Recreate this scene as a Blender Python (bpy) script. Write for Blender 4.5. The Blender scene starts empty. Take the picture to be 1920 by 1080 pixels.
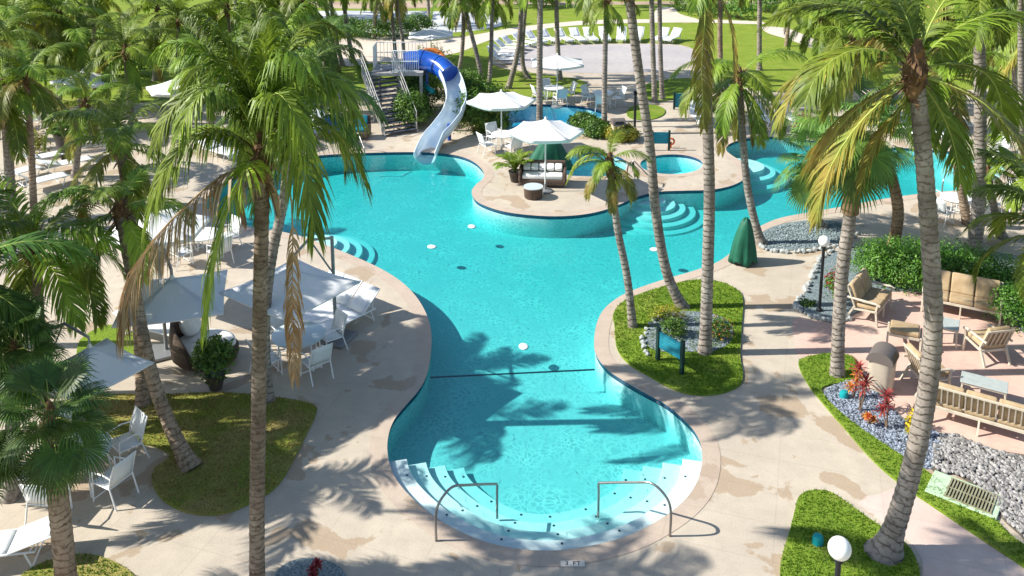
import bpy, bmesh, math, random
from mathutils import Vector, Matrix, noise as mnoise
S = bpy.context.scene
col = S.collection
R = math.radians
# ------------------------------------------------------------------ camera
F, PIT, CY, H = 1700.0, R(11.4), -457.0, 11.95      # focal and vertical shift in pixels of a 1920 wide frame
cam = bpy.data.cameras.new('camera'); camo = bpy.data.objects.new('camera', cam); col.objects.link(camo)
camo.location = (0, 0, H); camo.rotation_euler = (R(90) - PIT, 0, 0)
cam.sensor_width = 36; cam.lens = F / 1920 * 36; cam.shift_y = CY / 1920
cam.clip_start = .1; cam.clip_end = 600
S.camera = camo
# ------------------------------------------------------------------ light
ELEV, AZ = 38, 2          # sun stands to the left (west), shadows fall to the right
w = bpy.data.worlds.new('World'); S.world = w; w.use_nodes = True
nt = w.node_tree; bg = nt.nodes['Background']
sky = nt.nodes.new('ShaderNodeTexSky'); sky.sky_type = 'NISHITA'; sky.sun_disc = False
sky.sun_elevation = R(ELEV); sky.sun_rotation = R(-90 - AZ); sky.air_density = 1.0; sky.dust_density = .6; sky.ozone_density = 1.2
nt.links.new(sky.outputs[0], bg.inputs[0]); bg.inputs[1].default_value = .11
sl = bpy.data.lights.new('sun', 'SUN'); so = bpy.data.objects.new('sun', sl); col.objects.link(so)
sl.energy = 5.0; sl.angle = R(.5); sl.color = (1, .955, .87)
sd = Vector((math.cos(R(ELEV)) * math.cos(R(AZ)), math.cos(R(ELEV)) * math.sin(R(AZ)), -math.sin(R(ELEV))))
so.rotation_euler = sd.to_track_quat('-Z', 'Y').to_euler(); so.location = (-30, 0, 30)
S.view_settings.view_transform = 'Standard'; S.view_settings.look = 'None'
S.view_settings.exposure = .76; S.view_settings.gamma = 1
S.render.engine = 'CYCLES'
S.cycles.transparent_max_bounces = 12
# ------------------------------------------------------------------ placing helpers
cp, sp_ = math.cos(PIT), math.sin(PIT)
def ray(px, py):
    u = (px - 960) / F; v = (py - 540 - CY) / F
    return Vector((u, cp - v * sp_, -sp_ - v * cp))
def g(px, py, z=0.0):                      # photograph pixel -> world point at height z
    d = ray(px, py); t = (H - z) / -d.z
    return Vector((d.x * t, d.y * t, z))
def at(px, py, Y):                         # photograph pixel -> world point at distance Y
    d = ray(px, py); t = Y / d.y
    return Vector((d.x * t, Y, H + d.z * t))
# ------------------------------------------------------------------ materials
def mat(name, base, rough=.7, var=None, scale=5, bump=0, bscale=30, spec=.3, metal=0, isl=0, objv=0, transl=0, coat=0, detail=6, coord='Object'):
    m = bpy.data.materials.new(name); m.use_nodes = True; n = m.node_tree.nodes; L = m.node_tree.links
    b = n['Principled BSDF']; b.inputs['Roughness'].default_value = rough
    b.inputs['Specular IOR Level'].default_value = spec; b.inputs['Metallic'].default_value = metal
    b.inputs['Coat Weight'].default_value = coat
    tc = n.new('ShaderNodeTexCoord'); cs = tc.outputs[coord]
    rgb = n.new('ShaderNodeRGB'); rgb.outputs[0].default_value = (*base, 1); c = rgb.outputs[0]
    if var:
        nz = n.new('ShaderNodeTexNoise'); nz.inputs['Scale'].default_value = scale; nz.inputs['Detail'].default_value = detail
        L.new(cs, nz.inputs['Vector'])
        rp = n.new('ShaderNodeValToRGB'); rp.color_ramp.elements[0].position = .36; rp.color_ramp.elements[1].position = .64
        rp.color_ramp.elements[0].color = (*base, 1); rp.color_ramp.elements[1].color = (*var, 1)
        L.new(nz.outputs[0], rp.inputs[0]); c = rp.outputs[0]
    if isl or objv:
        hs = n.new('ShaderNodeHueSaturation'); L.new(c, hs.inputs['Color']); c = hs.outputs[0]
        def vary(src, amt, sock, off=0.0, base0=1.0):
            a = n.new('ShaderNodeMath'); a.operation = 'MULTIPLY_ADD'; a.inputs[1].default_value = 2 * amt; a.inputs[2].default_value = base0 - amt
            L.new(src, a.inputs[0]); return a.outputs[0]
        if isl:
            ge = n.new('ShaderNodeNewGeometry'); v1 = vary(ge.outputs['Random Per Island'], isl, 0)
        if objv:
            oi = n.new('ShaderNodeObjectInfo'); v2 = vary(oi.outputs['Random'], objv, 0)
            hv = vary(oi.outputs['Random'], .012, 0, base0=.5); L.new(hv, hs.inputs['Hue'])
        if isl and objv:
            mu = n.new('ShaderNodeMath'); mu.operation = 'MULTIPLY'; L.new(v1, mu.inputs[0]); L.new(v2, mu.inputs[1]); L.new(mu.outputs[0], hs.inputs['Value'])
        else: L.new(v1 if isl else v2, hs.inputs['Value'])
    L.new(c, b.inputs['Base Color'])
    if bump:
        nb = n.new('ShaderNodeTexNoise'); nb.inputs['Scale'].default_value = bscale; nb.inputs['Detail'].default_value = 5
        L.new(cs, nb.inputs['Vector'])
        bp = n.new('ShaderNodeBump'); bp.inputs['Strength'].default_value = bump; bp.inputs['Distance'].default_value = .03
        L.new(nb.outputs[0], bp.inputs['Height']); L.new(bp.outputs[0], b.inputs['Normal'])
    if transl:
        out = n['Material Output']; tr = n.new('ShaderNodeBsdfTranslucent'); L.new(c, tr.inputs[0])
        mx = n.new('ShaderNodeMixShader'); mx.inputs[0].default_value = transl
        L.new(b.outputs[0], mx.inputs[1]); L.new(tr.outputs[0], mx.inputs[2]); L.new(mx.outputs[0], out.inputs[0])
    return m
def nodes(m): return m.node_tree.nodes, m.node_tree.links, m.node_tree.nodes['Principled BSDF']
def noise_mask(n, L, vec, scale, lo, hi, detail=4, dist=0):
    nz = n.new('ShaderNodeTexNoise'); nz.inputs['Scale'].default_value = scale; nz.inputs['Detail'].default_value = detail
    nz.inputs['Distortion'].default_value = dist
    L.new(vec, nz.inputs['Vector'])
    mr = n.new('ShaderNodeMapRange'); mr.inputs[1].default_value = lo; mr.inputs[2].default_value = hi
    L.new(nz.outputs[0], mr.inputs[0]); return mr.outputs[0]
def mixc(n, L, f, a, b):
    mx = n.new('ShaderNodeMix'); mx.data_type = 'RGBA'
    if isinstance(f, (int, float)): mx.inputs[0].default_value = f
    else: L.new(f, mx.inputs[0])
    for i, v in ((6, a), (7, b)):
        if isinstance(v, tuple): mx.inputs[i].default_value = (*v, 1)
        else: L.new(v, mx.inputs[i])
    return mx.outputs[2]
M = {}
# concrete deck: mottled beige with pale worn areas, brown damp stains that have their own shape, fine grain, joints
def deck_material(name, a, b, stain, slo=.585):
    m = mat(name, a, .75, spec=.25); n, L, B = nodes(m)
    tc = n.new('ShaderNodeTexCoord'); v = tc.outputs['Object']
    big = noise_mask(n, L, v, .35, .35, .65, 3)
    fine = noise_mask(n, L, v, 3.0, .3, .7, 8)
    c = mixc(n, L, big, a, b)
    c2 = mixc(n, L, fine, c, tuple(x * .80 for x in a)) if True else c
    c = mixc(n, L, .5, c, c2)
    st = noise_mask(n, L, v, .8, slo - .005, slo + .012, 6, .3)
    st2 = noise_mask(n, L, v, 2.2, .70, .71, 4, .3)
    mxs = n.new('ShaderNodeMath'); mxs.operation = 'MAXIMUM'; L.new(st, mxs.inputs[0]); L.new(st2, mxs.inputs[1])
    ms = n.new('ShaderNodeMath'); ms.operation = 'MULTIPLY'; ms.inputs[1].default_value = .62; L.new(mxs.outputs[0], ms.inputs[0])
    c = mixc(n, L, ms.outputs[0], c, stain)
    gr = noise_mask(n, L, v, 45, .3, .75, 3)
    c = mixc(n, L, .12, c, mixc(n, L, gr, (.15, .12, .1), (.9, .85, .8)))
    jb = n.new('ShaderNodeTexBrick'); jb.inputs['Scale'].default_value = .26; jb.inputs['Mortar Size'].default_value = .0045; jb.inputs['Mortar Smooth'].default_value = .4; jb.offset = 0; jb.squash = 1
    mpj = n.new('ShaderNodeMapping'); mpj.inputs['Rotation'].default_value = (0, 0, .32); L.new(v, mpj.inputs[0]); L.new(mpj.outputs[0], jb.inputs[0])
    mj = n.new('ShaderNodeMath'); mj.operation = 'MULTIPLY'; mj.inputs[1].default_value = .13; L.new(jb.outputs['Fac'], mj.inputs[0]); c = mixc(n, L, mj.outputs[0], c, (.2, .16, .12))
    L.new(c, B.inputs['Base Color'])
    nb = n.new('ShaderNodeTexNoise'); nb.inputs['Scale'].default_value = 60; L.new(v, nb.inputs['Vector'])
    bp = n.new('ShaderNodeBump'); bp.inputs['Strength'].default_value = .25; bp.inputs['Distance'].default_value = .01
    L.new(nb.outputs[0], bp.inputs['Height']); L.new(bp.outputs[0], B.inputs['Normal'])
    return m
M['deck'] = deck_material('deck_concrete', (.44, .375, .295), (.55, .475, .37), (.31, .205, .11))
M['coping'] = deck_material('coping_stone', (.44, .345, .27), (.52, .42, .33), (.34, .25, .17), .62)
M['path'] = deck_material('path_concrete', (.62, .52, .42), (.70, .60, .50), (.42, .32, .22), .7)
M['pavepath'] = deck_material('paved_walk', (.58, .42, .36), (.66, .53, .46), (.45, .30, .22), .6)
M['splash'] = deck_material('splash_pad', (.38, .355, .36), (.47, .43, .42), (.42, .36, .33), .66)
def brick():
    m = mat('brick_pavers', (.5, .3, .25), .8, spec=.2); n, L, B = nodes(m)
    tc = n.new('ShaderNodeTexCoord'); mp = n.new('ShaderNodeMapping'); mp.inputs['Rotation'].default_value = (0, 0, .4)
    L.new(tc.outputs['Object'], mp.inputs[0])
    br = n.new('ShaderNodeTexBrick'); br.inputs['Scale'].default_value = 4.5; br.inputs['Mortar Size'].default_value = .018
    br.inputs['Color1'].default_value = (.62, .40, .33, 1); br.inputs['Color2'].default_value = (.52, .32, .26, 1); br.inputs['Mortar'].default_value = (.50, .38, .31, 1)
    L.new(mp.outputs[0], br.inputs[0])
    big = noise_mask(n, L, tc.outputs['Object'], .8, .35, .7, 6)
    c = mixc(n, L, big, br.outputs[0], (.62, .46, .38))
    L.new(c, B.inputs['Base Color']); return m
M['brick'] = brick()
def grass_material(name, a, b, dry, dlo):
    m = mat(name, a, .9, spec=.1); n, L, B = nodes(m)
    tc = n.new('ShaderNodeTexCoord'); v = tc.outputs['Object']
    c = mixc(n, L, noise_mask(n, L, v, 1.3, .35, .65, 5), a, b)
    c = mixc(n, L, noise_mask(n, L, v, .9, dlo, dlo + .2, 6), c, dry)
    c = mixc(n, L, .35, c, mixc(n, L, noise_mask(n, L, v, 28, .35, .65, 4), (.03, .05, .01), (.32, .42, .06)))
    L.new(c, B.inputs['Base Color'])
    nb = n.new('ShaderNodeTexNoise'); nb.inputs['Scale'].default_value = 40; nb.inputs['Detail'].default_value = 6; L.new(v, nb.inputs['Vector'])
    bp = n.new('ShaderNodeBump'); bp.inputs['Strength'].default_value = .7; bp.inputs['Distance'].default_value = .05
    L.new(nb.outputs[0], bp.inputs['Height']); L.new(bp.outputs[0], B.inputs['Normal'])
    return m
M['lawn'] = grass_material('lawn', (.17, .25, .025), (.25, .32, .04), (.33, .31, .08), .55)
M['grass_green'] = grass_material('grass_green', (.10, .19, .018), (.19, .29, .025), (.30, .31, .07), .54)
M['grass_dry'] = grass_material('grass_dry', (.17, .20, .03), (.27, .26, .06), (.38, .27, .12), .42)
M['blade'] = mat('grass_blade', (.13, .24, .02), .7, isl=.35, transl=.3, spec=.15)
M['blade_dry'] = mat('grass_blade_dry', (.26, .25, .06), .7, var=(.38, .29, .12), scale=1.5, isl=.35, transl=.3, spec=.15)
def plaster():
    m = mat('pool_plaster_caustics', (.8, .86, .85), .6, spec=.2); n, L, B = nodes(m)
    tc = n.new('ShaderNodeTexCoord'); v = tc.outputs['Object']
    # sunlit caustic net painted into the plaster colour: ridged pale and mid cells, distorted
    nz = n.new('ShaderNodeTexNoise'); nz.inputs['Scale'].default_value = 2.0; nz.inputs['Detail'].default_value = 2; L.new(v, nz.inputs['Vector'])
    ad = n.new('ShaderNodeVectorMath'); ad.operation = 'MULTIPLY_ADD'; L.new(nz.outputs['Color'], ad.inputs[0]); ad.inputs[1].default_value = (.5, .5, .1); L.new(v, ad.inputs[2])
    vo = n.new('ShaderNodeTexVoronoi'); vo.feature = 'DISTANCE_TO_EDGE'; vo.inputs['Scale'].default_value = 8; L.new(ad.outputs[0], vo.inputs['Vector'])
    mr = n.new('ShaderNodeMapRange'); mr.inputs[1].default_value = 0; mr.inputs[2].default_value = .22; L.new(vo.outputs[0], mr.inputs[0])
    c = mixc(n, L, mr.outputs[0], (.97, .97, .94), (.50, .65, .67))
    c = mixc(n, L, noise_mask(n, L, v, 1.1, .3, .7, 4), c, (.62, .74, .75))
    L.new(c, B.inputs['Base Color']); return m
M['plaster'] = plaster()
M['step'] = mat('step_plaster', (.86, .88, .86), .6, var=(.78, .84, .84), scale=8)
M['tile'] = mat('waterline_tile', (.02, .05, .11), .25, var=(.03, .09, .16), scale=14, spec=.5)
M['darktile'] = mat('dark_tile', (.01, .03, .06), .4)
def water(name, dens, colr, tint=(.96, .99, 1)):
    m = bpy.data.materials.new(name); m.use_nodes = True; n = m.node_tree.nodes; L = m.node_tree.links
    n.remove(n['Principled BSDF']); out = n['Material Output']
    tc = n.new('ShaderNodeTexCoord'); v = tc.outputs['Object']
    mp = n.new('ShaderNodeMapping'); mp.inputs['Scale'].default_value = (1, 1, 1); L.new(v, mp.inputs[0])
    n1 = n.new('ShaderNodeTexNoise'); n1.inputs['Scale'].default_value = 4.6; n1.inputs['Detail'].default_value = 1.5; n1.inputs['Distortion'].default_value = .8; L.new(mp.outputs[0], n1.inputs['Vector'])
    bp = n.new('ShaderNodeBump'); bp.inputs['Strength'].default_value = 1; bp.inputs['Distance'].default_value = .014; L.new(n1.outputs[0], bp.inputs['Height'])
    fr = n.new('ShaderNodeFresnel'); fr.inputs['IOR'].default_value = 1.18; L.new(bp.outputs[0], fr.inputs['Normal'])
    tr = n.new('ShaderNodeBsdfTransparent'); tr.inputs[0].default_value = (*tint, 1)
    gl = n.new('ShaderNodeBsdfGlossy'); gl.inputs['Roughness'].default_value = .04; L.new(bp.outputs[0], gl.inputs['Normal'])
    ad = n.new('ShaderNodeMath'); ad.operation = 'ADD'; ad.use_clamp = True; ad.inputs[1].default_value = .045; L.new(fr.outputs[0], ad.inputs[0])
    mx = n.new('ShaderNodeMixShader'); L.new(ad.outputs[0], mx.inputs[0]); L.new(tr.outputs[0], mx.inputs[1]); L.new(gl.outputs[0], mx.inputs[2])
    L.new(mx.outputs[0], out.inputs['Surface'])
    va = n.new('ShaderNodeVolumeAbsorption'); va.inputs['Color'].default_value = (*colr, 1); va.inputs['Density'].default_value = dens
    L.new(va.outputs[0], out.inputs['Volume'])
    return m
M['water'] = water('pool_water', 1.25, (.20, .84, .84))
M['water_spa'] = water('spa_water', .8, (.0, .93, .95))
M['water_deep'] = water('deep_water', 1.1, (.0, .78, .90))
# ------------------------------------------------------------------ mesh helpers
class MB:
    def __init__(s): s.v = []; s.f = []; s.uv = None
    def add(s, v, f):
        o = len(s.v); s.v += [tuple(x) for x in v]; s.f += [tuple(i + o for i in q) for q in f]; return s
    def box(s, c, sz, rz=0, rx=0, ry=0):
        x, y, z = sz[0] / 2, sz[1] / 2, sz[2] / 2; m = Matrix.Rotation(rz, 3, 'Z') @ Matrix.Rotation(ry, 3, 'Y') @ Matrix.Rotation(rx, 3, 'X')
        p = [m @ Vector((i * x, j * y, k * z)) + Vector(c) for k in (-1, 1) for j in (-1, 1) for i in (-1, 1)]
        return s.add(p, [(0, 2, 3, 1), (4, 5, 7, 6), (0, 1, 5, 4), (2, 6, 7, 3), (0, 4, 6, 2), (1, 3, 7, 5)])
    def bar(s, a, b, w, h, up=(0, 0, 1)):
        a, b = Vector(a), Vector(b); d = (b - a).normalized(); u = Vector(up)
        if abs(d.dot(u)) > .95: u = Vector((0, 1, 0))
        r = d.cross(u).normalized(); t = r.cross(d)
        p = [q + r * (i * w / 2) + t * (j * h / 2) for q in (a, b) for j in (-1, 1) for i in (-1, 1)]
        return s.add(p, [(0, 1, 3, 2), (4, 6, 7, 5), (0, 4, 5, 1), (2, 3, 7, 6), (0, 2, 6, 4), (1, 5, 7, 3)])
    def tube(s, pts, rad, n=8, cap=True):
        pts = [Vector(p) for p in pts]; k = len(pts); rad = rad if isinstance(rad, (list, tuple)) else [rad] * k
        v = []; f = []; pr = None
        for i, p in enumerate(pts):
            d = (pts[min(i + 1, k - 1)] - pts[max(i - 1, 0)]).normalized()
            if pr is None:
                u = Vector((0, 0, 1)) if abs(d.z) < .9 else Vector((1, 0, 0)); r = d.cross(u).normalized()
            else: r = (pr - d * pr.dot(d)).normalized()
            pr = r; t = d.cross(r)
            for j in range(n):
                a = 2 * math.pi * j / n; v.append(p + (r * math.cos(a) + t * math.sin(a)) * rad[i])
        for i in range(k - 1):
            for j in range(n):
                a = i * n + j; b = i * n + (j + 1) % n; f.append((a, b, b + n, a + n))
        if cap: f += [tuple(range(n))[::-1], tuple(range((k - 1) * n, k * n))]
        return s.add(v, f)
    def lathe(s, prof, n=24, c=(0, 0, 0), sx=1, sy=1):
        v = []; f = []; k = len(prof)
        for r, z in prof:
            for j in range(n):
                a = 2 * math.pi * j / n; v.append((c[0] + r * sx * math.cos(a), c[1] + r * sy * math.sin(a), c[2] + z))
        for i in range(k - 1):
            for j in range(n):
                a = i * n + j; b = i * n + (j + 1) % n; f.append((a, b, b + n, a + n))
        f += [tuple(range(n))[::-1], tuple(range((k - 1) * n, k * n))]
        return s.add(v, f)
    def prism(s, poly, z0, z1):
        k = len(poly); v = [(p[0], p[1], z0) for p in poly] + [(p[0], p[1], z1) for p in poly]
        return s.add(v, [tuple(range(k))[::-1], tuple(range(k, 2 * k))] + [(i, (i + 1) % k, (i + 1) % k + k, i + k) for i in range(k)])
    def ribbon(s, rows):                     # rows: list of lists of points, equal length
        k = len(rows[0]); v = [p for r in rows for p in r]
        return s.add(v, [(i * k + j, i * k + j + 1, (i + 1) * k + j + 1, (i + 1) * k + j) for i in range(len(rows) - 1) for j in range(k - 1)])
    def mesh(s, name, m, smooth=False, fix=True):
        me = bpy.data.meshes.new(name); me.from_pydata(s.v, [], s.f)
        if m: me.materials.append(m)
        if fix:
            bm = bmesh.new(); bm.from_mesh(me); bmesh.ops.recalc_face_normals(bm, faces=bm.faces); bm.to_mesh(me); bm.free()
        if smooth:
            me.shade_smooth()
            if smooth != 'all': me.set_sharp_from_angle(angle=R(40))
        return me
    def build(s, name, m, parent=None, smooth=False, bevel=0, solid=0, fix=True):
        o = bpy.data.objects.new(name, s.mesh(name, m, smooth, fix)); col.objects.link(o); o.parent = parent
        if solid: md = o.modifiers.new('s', 'SOLIDIFY'); md.thickness = solid; md.offset = 0
        if bevel:
            md = o.modifiers.new('b', 'BEVEL'); md.width = bevel; md.segments = 2; md.limit_method = 'ANGLE'
        return o
def link(me, name, parent=None, loc=None, rot=None):
    o = bpy.data.objects.new(name, me); col.objects.link(o); o.parent = parent
    if loc is not None: o.location = loc
    if rot is not None: o.rotation_euler = rot
    return o
def tag(o, label=None, cat=None, group=None, kind=None):
    if label: o['label'] = label
    if cat: o['category'] = cat
    if group: o['group'] = group
    if kind: o['kind'] = kind
    return o
def empty(name, loc=(0, 0, 0), rz=0):
    o = bpy.data.objects.new(name, None); col.objects.link(o); o.location = loc; o.rotation_euler = (0, 0, rz); o.empty_display_size = .2
    return o
def copy_tree(o, parent=None):
    c = o.copy(); col.objects.link(c); c.parent = parent
    for ch in list(o.children): copy_tree(ch, c)
    return c
USED = set()
def place(proto, x, y, rz, label, group=None, z=0.0):
    if proto.name not in USED: USED.add(proto.name); o = proto
    else: o = copy_tree(proto)
    o.location = (x, y, z); o.rotation_euler = (0, 0, rz); o['label'] = label
    if group: o['group'] = group
    elif 'group' in o: del o['group']
    return o
def struct(o): o['kind'] = 'structure'; return o
def smooth_loop(pts, n=5, closed=True):
    out = []; k = len(pts)
    for i in range(k if closed else k - 1):
        q = [Vector(pts[(i + j) % k]) if closed else Vector(pts[max(0, min(k - 1, i + j))]) for j in (-1, 0, 1, 2)]
        for s in range(n):
            t = s / n
            out.append(.5 * ((2 * q[1]) + (-q[0] + q[2]) * t + (2 * q[0] - 5 * q[1] + 4 * q[2] - q[3]) * t * t + (-q[0] + 3 * q[1] - 3 * q[2] + q[3]) * t ** 3))
    if not closed: out.append(Vector(pts[-1]))
    return out
def area(p): return sum(p[i][0] * p[(i + 1) % len(p)][1] - p[(i + 1) % len(p)][0] * p[i][1] for i in range(len(p))) / 2
def loop(px, n=5, smooth=True):
    w_ = [g(*p) for p in px]; w_ = smooth_loop(w_, n) if smooth else w_
    w_ = [Vector((p.x, p.y)) for p in w_]
    if area(w_) < 0: w_.reverse()
    return w_
def offset(poly, d):                           # outward for positive d (counter-clockwise loop)
    k = len(poly); o = []
    for i in range(k):
        t = (poly[(i + 1) % k] - poly[i - 1]).normalized(); o.append(poly[i] + Vector((t.y, -t.x)) * d)
    return o
def sheet(name, outer, holes, z, m, thick=0):
    cu = bpy.data.curves.new('c', 'CURVE'); cu.dimensions = '2D'; cu.fill_mode = 'BOTH'
    for lp in [outer] + holes:
        s = cu.splines.new('POLY'); s.points.add(len(lp) - 1); s.use_cyclic_u = True
        for i, p in enumerate(lp): s.points[i].co = (p[0], p[1], 0, 1)
    co = bpy.data.objects.new('c', cu); col.objects.link(co)
    dg = bpy.context.evaluated_depsgraph_get(); me0 = co.evaluated_get(dg).to_mesh()
    vs = [(v.co.x, v.co.y, z) for v in me0.vertices]; fs = [tuple(p.vertices) for p in me0.polygons]
    co.to_mesh_clear() if False else None
    bpy.data.objects.remove(co)
    b = MB(); b.add(vs, fs)
    if thick:
        for lp in [outer] + holes:
            k = len(lp); b.add([(p[0], p[1], z) for p in lp] + [(p[0], p[1], z - thick) for p in lp], [(i, (i + 1) % k, (i + 1) % k + k, i + k) for i in range(k)])
    me = bpy.data.meshes.new(name); me.from_pydata(b.v, [], b.f); me.materials.append(m)
    bm = bmesh.new(); bm.from_mesh(me); bmesh.ops.remove_doubles(bm, verts=bm.verts, dist=1e-4); bmesh.ops.recalc_face_normals(bm, faces=bm.faces)
    up = sum(f.normal.z * f.calc_area() for f in bm.faces)
    if up < 0: bmesh.ops.reverse_faces(bm, faces=bm.faces)
    bm.to_mesh(me); bm.free()
    o = bpy.data.objects.new(name, me); col.objects.link(o); return o
def inside(p, poly):
    c = False; k = len(poly)
    for i in range(k):
        a, b = poly[i], poly[i - 1]
        if (a[1] > p[1]) != (b[1] > p[1]) and p[0] < (b[0] - a[0]) * (p[1] - a[1]) / (b[1] - a[1]) + a[0]: c = not c
    return c
# ================================================================== POOLS
POOL = loop([(545,300),(600,291),(700,286),(790,285),(850,290),(885,301),(905,318),(908,333),(895,345),(886,358),(890,372),(905,383),(940,395),(985,402),(1040,405),(1090,402),(1130,394),(1165,381),(1195,368),(1235,359),(1285,357),(1335,355),(1375,346),(1397,332),(1399,316),(1388,302),(1372,292),(1360,280),(1372,267),(1410,258),(1450,256),(1500,261),(1560,267),(1640,274),(1740,280),(1800,286),(1862,298),(1885,315),(1872,335),(1835,349),(1800,357),(1740,362),(1660,373),(1580,388),(1510,400),(1455,412),(1410,435),(1385,462),(1350,490),(1300,509),(1245,525),(1190,544),(1158,560),(1133,582),(1120,610),(1116,645),(1121,668),(1140,692),(1170,713),(1210,736),(1250,758),(1290,792),(1311,820),(1319,850),(1316,885),(1303,917),(1278,947),(1240,975),(1190,1002),(1130,1021),(1060,1033),(1000,1034),(930,1024),(870,1003),(815,972),(765,930),(735,890),(724,850),(726,815),(738,785),(760,758),(784,730),(799,700),(806,660),(806,620),(797,588),(778,556),(750,528),(710,503),(660,480),(620,464),(590,452),(550,440),(500,430),(450,422),(405,405),(385,385),(398,355),(450,327),(500,310)])
def ellpx(cx, cy, rx, ry, n=20): return [(cx + rx * math.cos(2 * math.pi * i / n), cy + ry * math.sin(2 * math.pi * i / n)) for i in range(n)]
SPA = loop(ellpx(1259, 308, 60, 19), 2)
SPA2 = loop([(1040,292),(1075,286),(1130,286),(1150,290),(1172,300),(1176,312),(1166,324),(1140,330),(1100,331),(1062,328),(1038,312)])
BACK = loop([(880,218),(900,202),(950,196),(1010,195),(1075,198),(1120,206),(1140,218),(1130,232),(1080,240),(1000,244),(930,242),(890,234)])
def pool(name, lp, depth, wm, label, tiled=True, wz=-.07):
    k = len(lp)
    b = MB(); b.add([(p.x, p.y, -.13) for p in lp] + [(p.x, p.y, -2.6) for p in lp], [(i, i + k, (i + 1) % k + k, (i + 1) % k) for i in range(k)])
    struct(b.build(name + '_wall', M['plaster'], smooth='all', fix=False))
    b = MB(); b.add([(p.x, p.y, .0) for p in lp] + [(p.x, p.y, -.13) for p in lp], [(i, i + k, (i + 1) % k + k, (i + 1) % k) for i in range(k)])
    struct(b.build(name + '_waterline_tiles', M['tile'], smooth='all', fix=False))
    out = offset(lp, .012)
    o = sheet(name + '_water', out, [], wz, wm, thick=2.4)
    # close the volume below
    me = o.data; bm = bmesh.new(); bm.from_mesh(me); be = [e for e in bm.edges if e.is_boundary]
    if be: bmesh.ops.holes_fill(bm, edges=be, sides=0)
    bmesh.ops.recalc_face_normals(bm, faces=bm.faces); bm.to_mesh(me); bm.free()
    struct(o)
    xs = [p.x for p in lp]; ys = [p.y for p in lp]; b = MB(); X0, X1, Y0, Y1 = min(xs) - .3, max(xs) + .3, min(ys) - .3, max(ys) + .3
    if callable(depth):
        n = 60; b.ribbon([[(x, Y0 + (Y1 - Y0) * j / n, -depth(x, Y0 + (Y1 - Y0) * j / n)) for x in (X0, X1)] for j in range(n + 1)])
    else: b.add([(X0, Y0, -depth), (X1, Y0, -depth), (X1, Y1, -depth), (X0, Y1, -depth)], [(0, 1, 2, 3)])
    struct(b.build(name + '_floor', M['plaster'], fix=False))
YB = g(960, 668).y
def mdepth(x, y):
    t = max(0, min(1, (y - YB) / 6)); return .68 + .14 * t
pool('pool', POOL, mdepth, M['water'], '')
pool('hot_tub', SPA, .75, M['water_spa'], '', wz=-.08)
pool('small_pool', SPA2, .8, M['water_spa'], '', wz=-.08)
pool('back_pool', BACK, .9, M['water_deep'], '')
# dark tile line where the floor breaks, and small square tiles on the steps
b = MB(); a0, a1 = g(790, 683), g(1130, 664); b.bar((a0.x - .2, a0.y + .5, -.68), (a1.x + .6, a1.y + .5, -.68), .05, .012); struct(b.build('pool_floor_tile_line', M['darktile']))
# concave steps following the near end
near = [p for p in POOL if p.y < g(960, 850).y - .05]
i0 = next(i for i, p in enumerate(POOL) if p.y < g(960, 850).y - .05 and not POOL[i - 1].y < g(960, 850).y - .05)
arc = []; i = i0
while POOL[i % len(POOL)].y < g(960, 850).y - .05: arc.append(POOL[i % len(POOL)]); i += 1
if arc[0].x > arc[-1].x: arc = arc[::-1]
def nrm(i):
    t = (arc[min(i + 1, len(arc) - 1)] - arc[max(i - 1, 0)]).normalized(); return Vector((-t.y, t.x))
NST = 4; TW = [.42, .40, .40, .40]; zst = [-.11, -.26, -.40, -.53]
acc = 0; sm = MB(); dots = []
for k in range(NST):
    cut = 0
    inner = [arc[i] + nrm(i) * (acc + TW[k]) for i in range(cut, len(arc) - cut)]; outer = [arc[i] + nrm(i) * (acc if k else -.03) for i in range(cut, len(arc) - cut)]
    n_ = len(inner); z = zst[k]
    rows = [[(*inner[i], -1.3), (*inner[i], z - .02), (*(inner[i] * .96 + outer[i] * .04), z), (*outer[i], z - (0.0 if k else 0))] for i in range(n_)]
    sm.ribbon(rows)
    for e in (0, n_ - 1):
        sm.add([(*inner[e], z), (*outer[e], z), (*outer[e], -1.3), (*inner[e], -1.3)], [(0, 1, 2, 3)])
    for q in range(7):
        i = int((q + .5) / 7 * (n_ - 1)); c = inner[i] * .75 + outer[i] * .25; dots.append((c.x, c.y, z + .004))
    acc += TW[k]
struct(sm.build('pool_entry_steps', M['step'], fix=False))
b = MB()
for d in dots: b.box((d[0], d[1], d[2]), (.042, .042, .006))
struct(b.build('step_marker_tiles', M['darktile']))
def disc_steps(name, c, radii, z0, dz, m=None):
    b = MB()
    for i, r in enumerate(radii):
        b.lathe([(r, -1.7), (r, z0 - dz * i - .03), (r - .025, z0 - dz * i)], 56, (c.x, c.y, 0))
    return struct(b.build(name, m or M['step'], smooth=True))
c = g(1218, 362); disc_steps('curved_pool_steps', c, [.6, .97, 1.34, 1.71, 2.08], -.24, .13)
c = g(592, 444); disc_steps('side_pool_steps', c, [.7, 1.1, 1.5, 1.9], -.22, .17)
c = g(1392, 300); disc_steps('bench_pool_steps', c, [.9, 1.35, 1.8], -.22, .2)
c = g(1870, 318); disc_steps('beach_pool_steps', c, [1.2, 2.0, 2.8], -.18, .17)
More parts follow.
